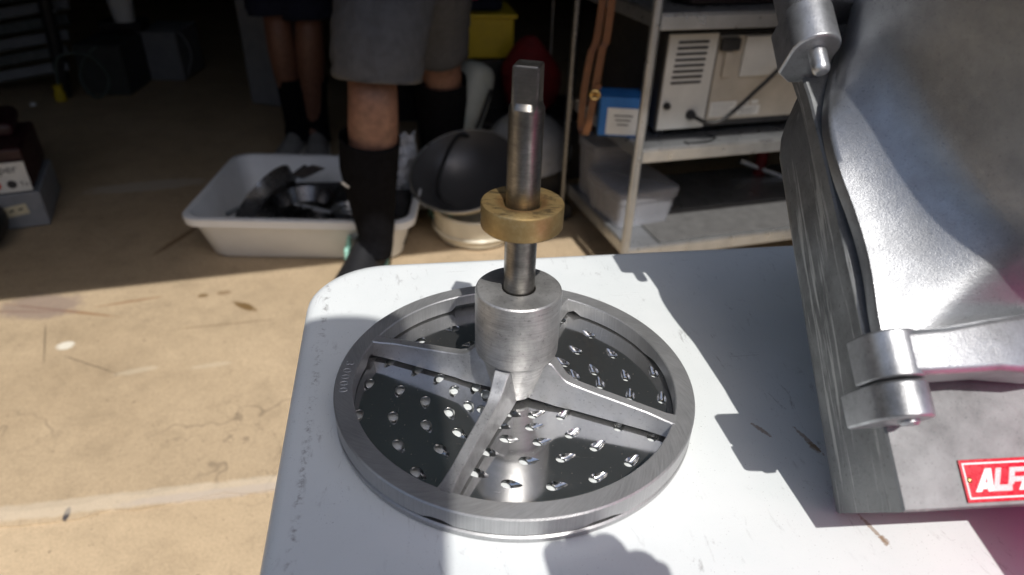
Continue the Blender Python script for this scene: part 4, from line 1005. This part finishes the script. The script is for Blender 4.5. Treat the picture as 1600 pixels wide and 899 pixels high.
# lettering on the white label (partly out of view)
fc = bpy.data.curves.new('label_text', 'FONT'); fc.body = 'super'; fc.size = .048; fc.extrude = .0003; fc.align_x = 'RIGHT'
def text_obj(body, size, x, z, mat, par, off=.148):
    fc = bpy.data.curves.new('lettering', 'FONT'); fc.body = body; fc.size = size; fc.extrude = .0004; fc.align_x = 'RIGHT'
    o_ = bpy.data.objects.new('lettering', fc); COL.objects.link(o_)
    m4 = (Matrix.Rotation(gr, 3, 'Z') @ Matrix.Rotation(R(90), 3, 'X')).to_4x4(); m4.translation = gc + gn * off + gt * x + V((0, 0, z)); o_.matrix_world = m4
    dg = bpy.context.evaluated_depsgraph_get(); dg.update(); mm = bpy.data.meshes.new_from_object(o_.evaluated_get(dg)); bpy.data.objects.remove(o_)
    q = bpy.data.objects.new('lettering', mm); COL.objects.link(q); q.matrix_world = m4; mm.materials.clear(); mm.materials.append(mat); bpy.context.view_layer.update()
    q.parent = par; q.matrix_parent_inverse = par.matrix_world.inverted(); return q
text_obj('super', .036, .112, .188, M['ink'], wl); text_obj('To', .020, .130, .142, M['ink'], wl)
for x, mt in ((.045, 'ink_red'), (.086, 'ink')):
    me = MB(); me.lathe([(.0001, 0), (.013, 0), (.013, .0008), (.0001, .0008)], 24, c=gc + gn * .1472 + gt * x + V((0, 0, .150)), m=Matrix.Rotation(gr, 3, 'Z') @ Matrix.Rotation(R(90), 3, 'X')); me.build('printed_dot', M[mt], wl)
me = MB(); me.box((-1.76, 1.74, FZ + .283), (.26, .22, .05), R(30)); tag(me.build('maroon_bag', M['maroon'], bevel=.02), 'flat dark maroon bag lying on the tool case', 'bag')
# dark boxes and grey box further back
box_thing('dark_cabinet', 'low dark green grey cabinet near the slatted panel', 'cabinet', (-2.08, 3.20, FZ + .121), (.22, .36, .24), R(6), plain('dark_green_grey', (.05, .055, .055), .6))
box_thing('grey_box', 'pale grey upright box standing alone at the back', 'box', (-1.92, 3.47, FZ + .126), (.21, .30, .25), R(3), M['grey_plastic'])
me = MB(); me.lathe([(.0001, 0), (.05, 0), (.062, .11), (.06, .12), (.0001, .12)], 24, c=(-2.05, 3.32, FZ + .30)); tag(me.build('white_pail', M['white_plastic']), 'small white pail hanging above the dark cabinet', 'pail')
me = MB(); me.box((-2.08, 3.36, FZ + .275), (.20, .16, .05), R(9)); tag(me.build('black_case', M['black'], bevel=.01), 'flat black case on the dark cabinet under the white pail', 'case')
me = MB(); me.tube(spline([(-2.05, 3.02, FZ + .24), (-2.1, 2.98, FZ + .19), (-2.14, 2.96, FZ + .10), (-2.08, 2.93, FZ + .02), (-2.02, 2.94, FZ + .04), (-2.0, 2.96, FZ + .12), (-2.08, 2.97, FZ + .21), (-2.2, 2.93, FZ + .2), (-2.22, 2.9, FZ + .07)]), .006, 8); cb = me.build('extension_lead', plain('grey_green_cable', (.10, .13, .12), .5)); tag(cb, 'grey extension lead with yellow plug hanging by the dark cabinet', 'cable')
me = MB(); me.lathe([(.0001, 0), (.024, 0), (.026, .03), (.018, .05), (.022, .075), (.0001, .078)], 18, c=(-2.225, 2.90, FZ + .004)); me.build('yellow_plug', M['yellow'], cb)
me = MB(); me.tube(spline([(-1.93, 3.38, FZ + .25), (-1.80, 3.36, FZ + .24), (-1.76, 3.36, FZ + .14), (-1.80, 3.36, FZ + .03)]), .005, 8); tag(me.build('loose_cable', M['grey_plastic']), 'loose grey cable looping over the pale grey box', 'cable')
sp2 = thing('slatted_panel', 'dark slatted metal panel leaning by a pole at the left edge', 'panel', (-2.5, 2.9, FZ))
for i in range(9):
    z = FZ + .10 + i * .066
    me = MB(); d_ = V((.36, .12, 0)).normalized()
    me.box(V((-2.50 + i * .004, 2.92 + i * .03, z)), (.62, .02, .045), R(12), Matrix.Rotation(R(14), 3, 'Z') @ Matrix.Rotation(R(-9), 3, 'Y') @ Matrix.Rotation(R(-28), 3, 'X')); me.build('slat', M['galv'] if i % 2 else M['grey_plastic'], sp2)
me = MB(); me.tube([(-2.25, 2.98, FZ + .003), (-2.23, 2.99, FZ + .3), (-2.20, 3.02, FZ + .9)], .030, 16); pl_ = me.build('dark_pole', M['black']); tag(pl_, 'thick dark pole at the end of the slatted panel', 'pole')
me = MB(); me.lathe([(.0001, -.012), (.012, 0), (.0001, .012)], 12, c=(-2.175, 2.975, FZ + .40)); me.build('shine_dot', M['stainless'], pl_)  # steel bead put in for the shine dot on the pole
me = MB(); me.lathe([(.0001, 0), (.014, .004), (.012, .016), (.0001, .02)], 12, c=(-2.30, 2.80, FZ + .003)); tag(me.build('plastic_disc', M['white_plastic']), 'small white plastic disc lying on the floor below the slatted panel', 'disc')
me = MB(); tm_ = Matrix.Rotation(R(6), 3, 'Y'); pr = [(.13 + .055 * math.cos(k), .06 + .055 * math.sin(k)) for k in [2 * math.pi * i / 16 for i in range(16)]]
me.lathe(pr, 40, c=(-1.72, 1.42, FZ + .006), closed=True); tag(me.build('small_tyre', M['rubber']), 'black rubber tyre lying at the left edge below the grey crate', 'tyre')
# grey appliance leg / bin behind the second person
box_thing('grey_bin', 'tall pale grey bin behind the person in navy shorts', 'bin', (-1.22, 3.05, FZ + .30), (.16, .22, .59), R(-14), M['grey_plastic'], .01)
box_thing('black_speaker', 'large black cabinet standing in the dark behind the shorts', 'cabinet', (-.45, 3.0, FZ + .451), (.5, .4, .90), R(10), M['black'], .01)

bpy.context.view_layer.update()
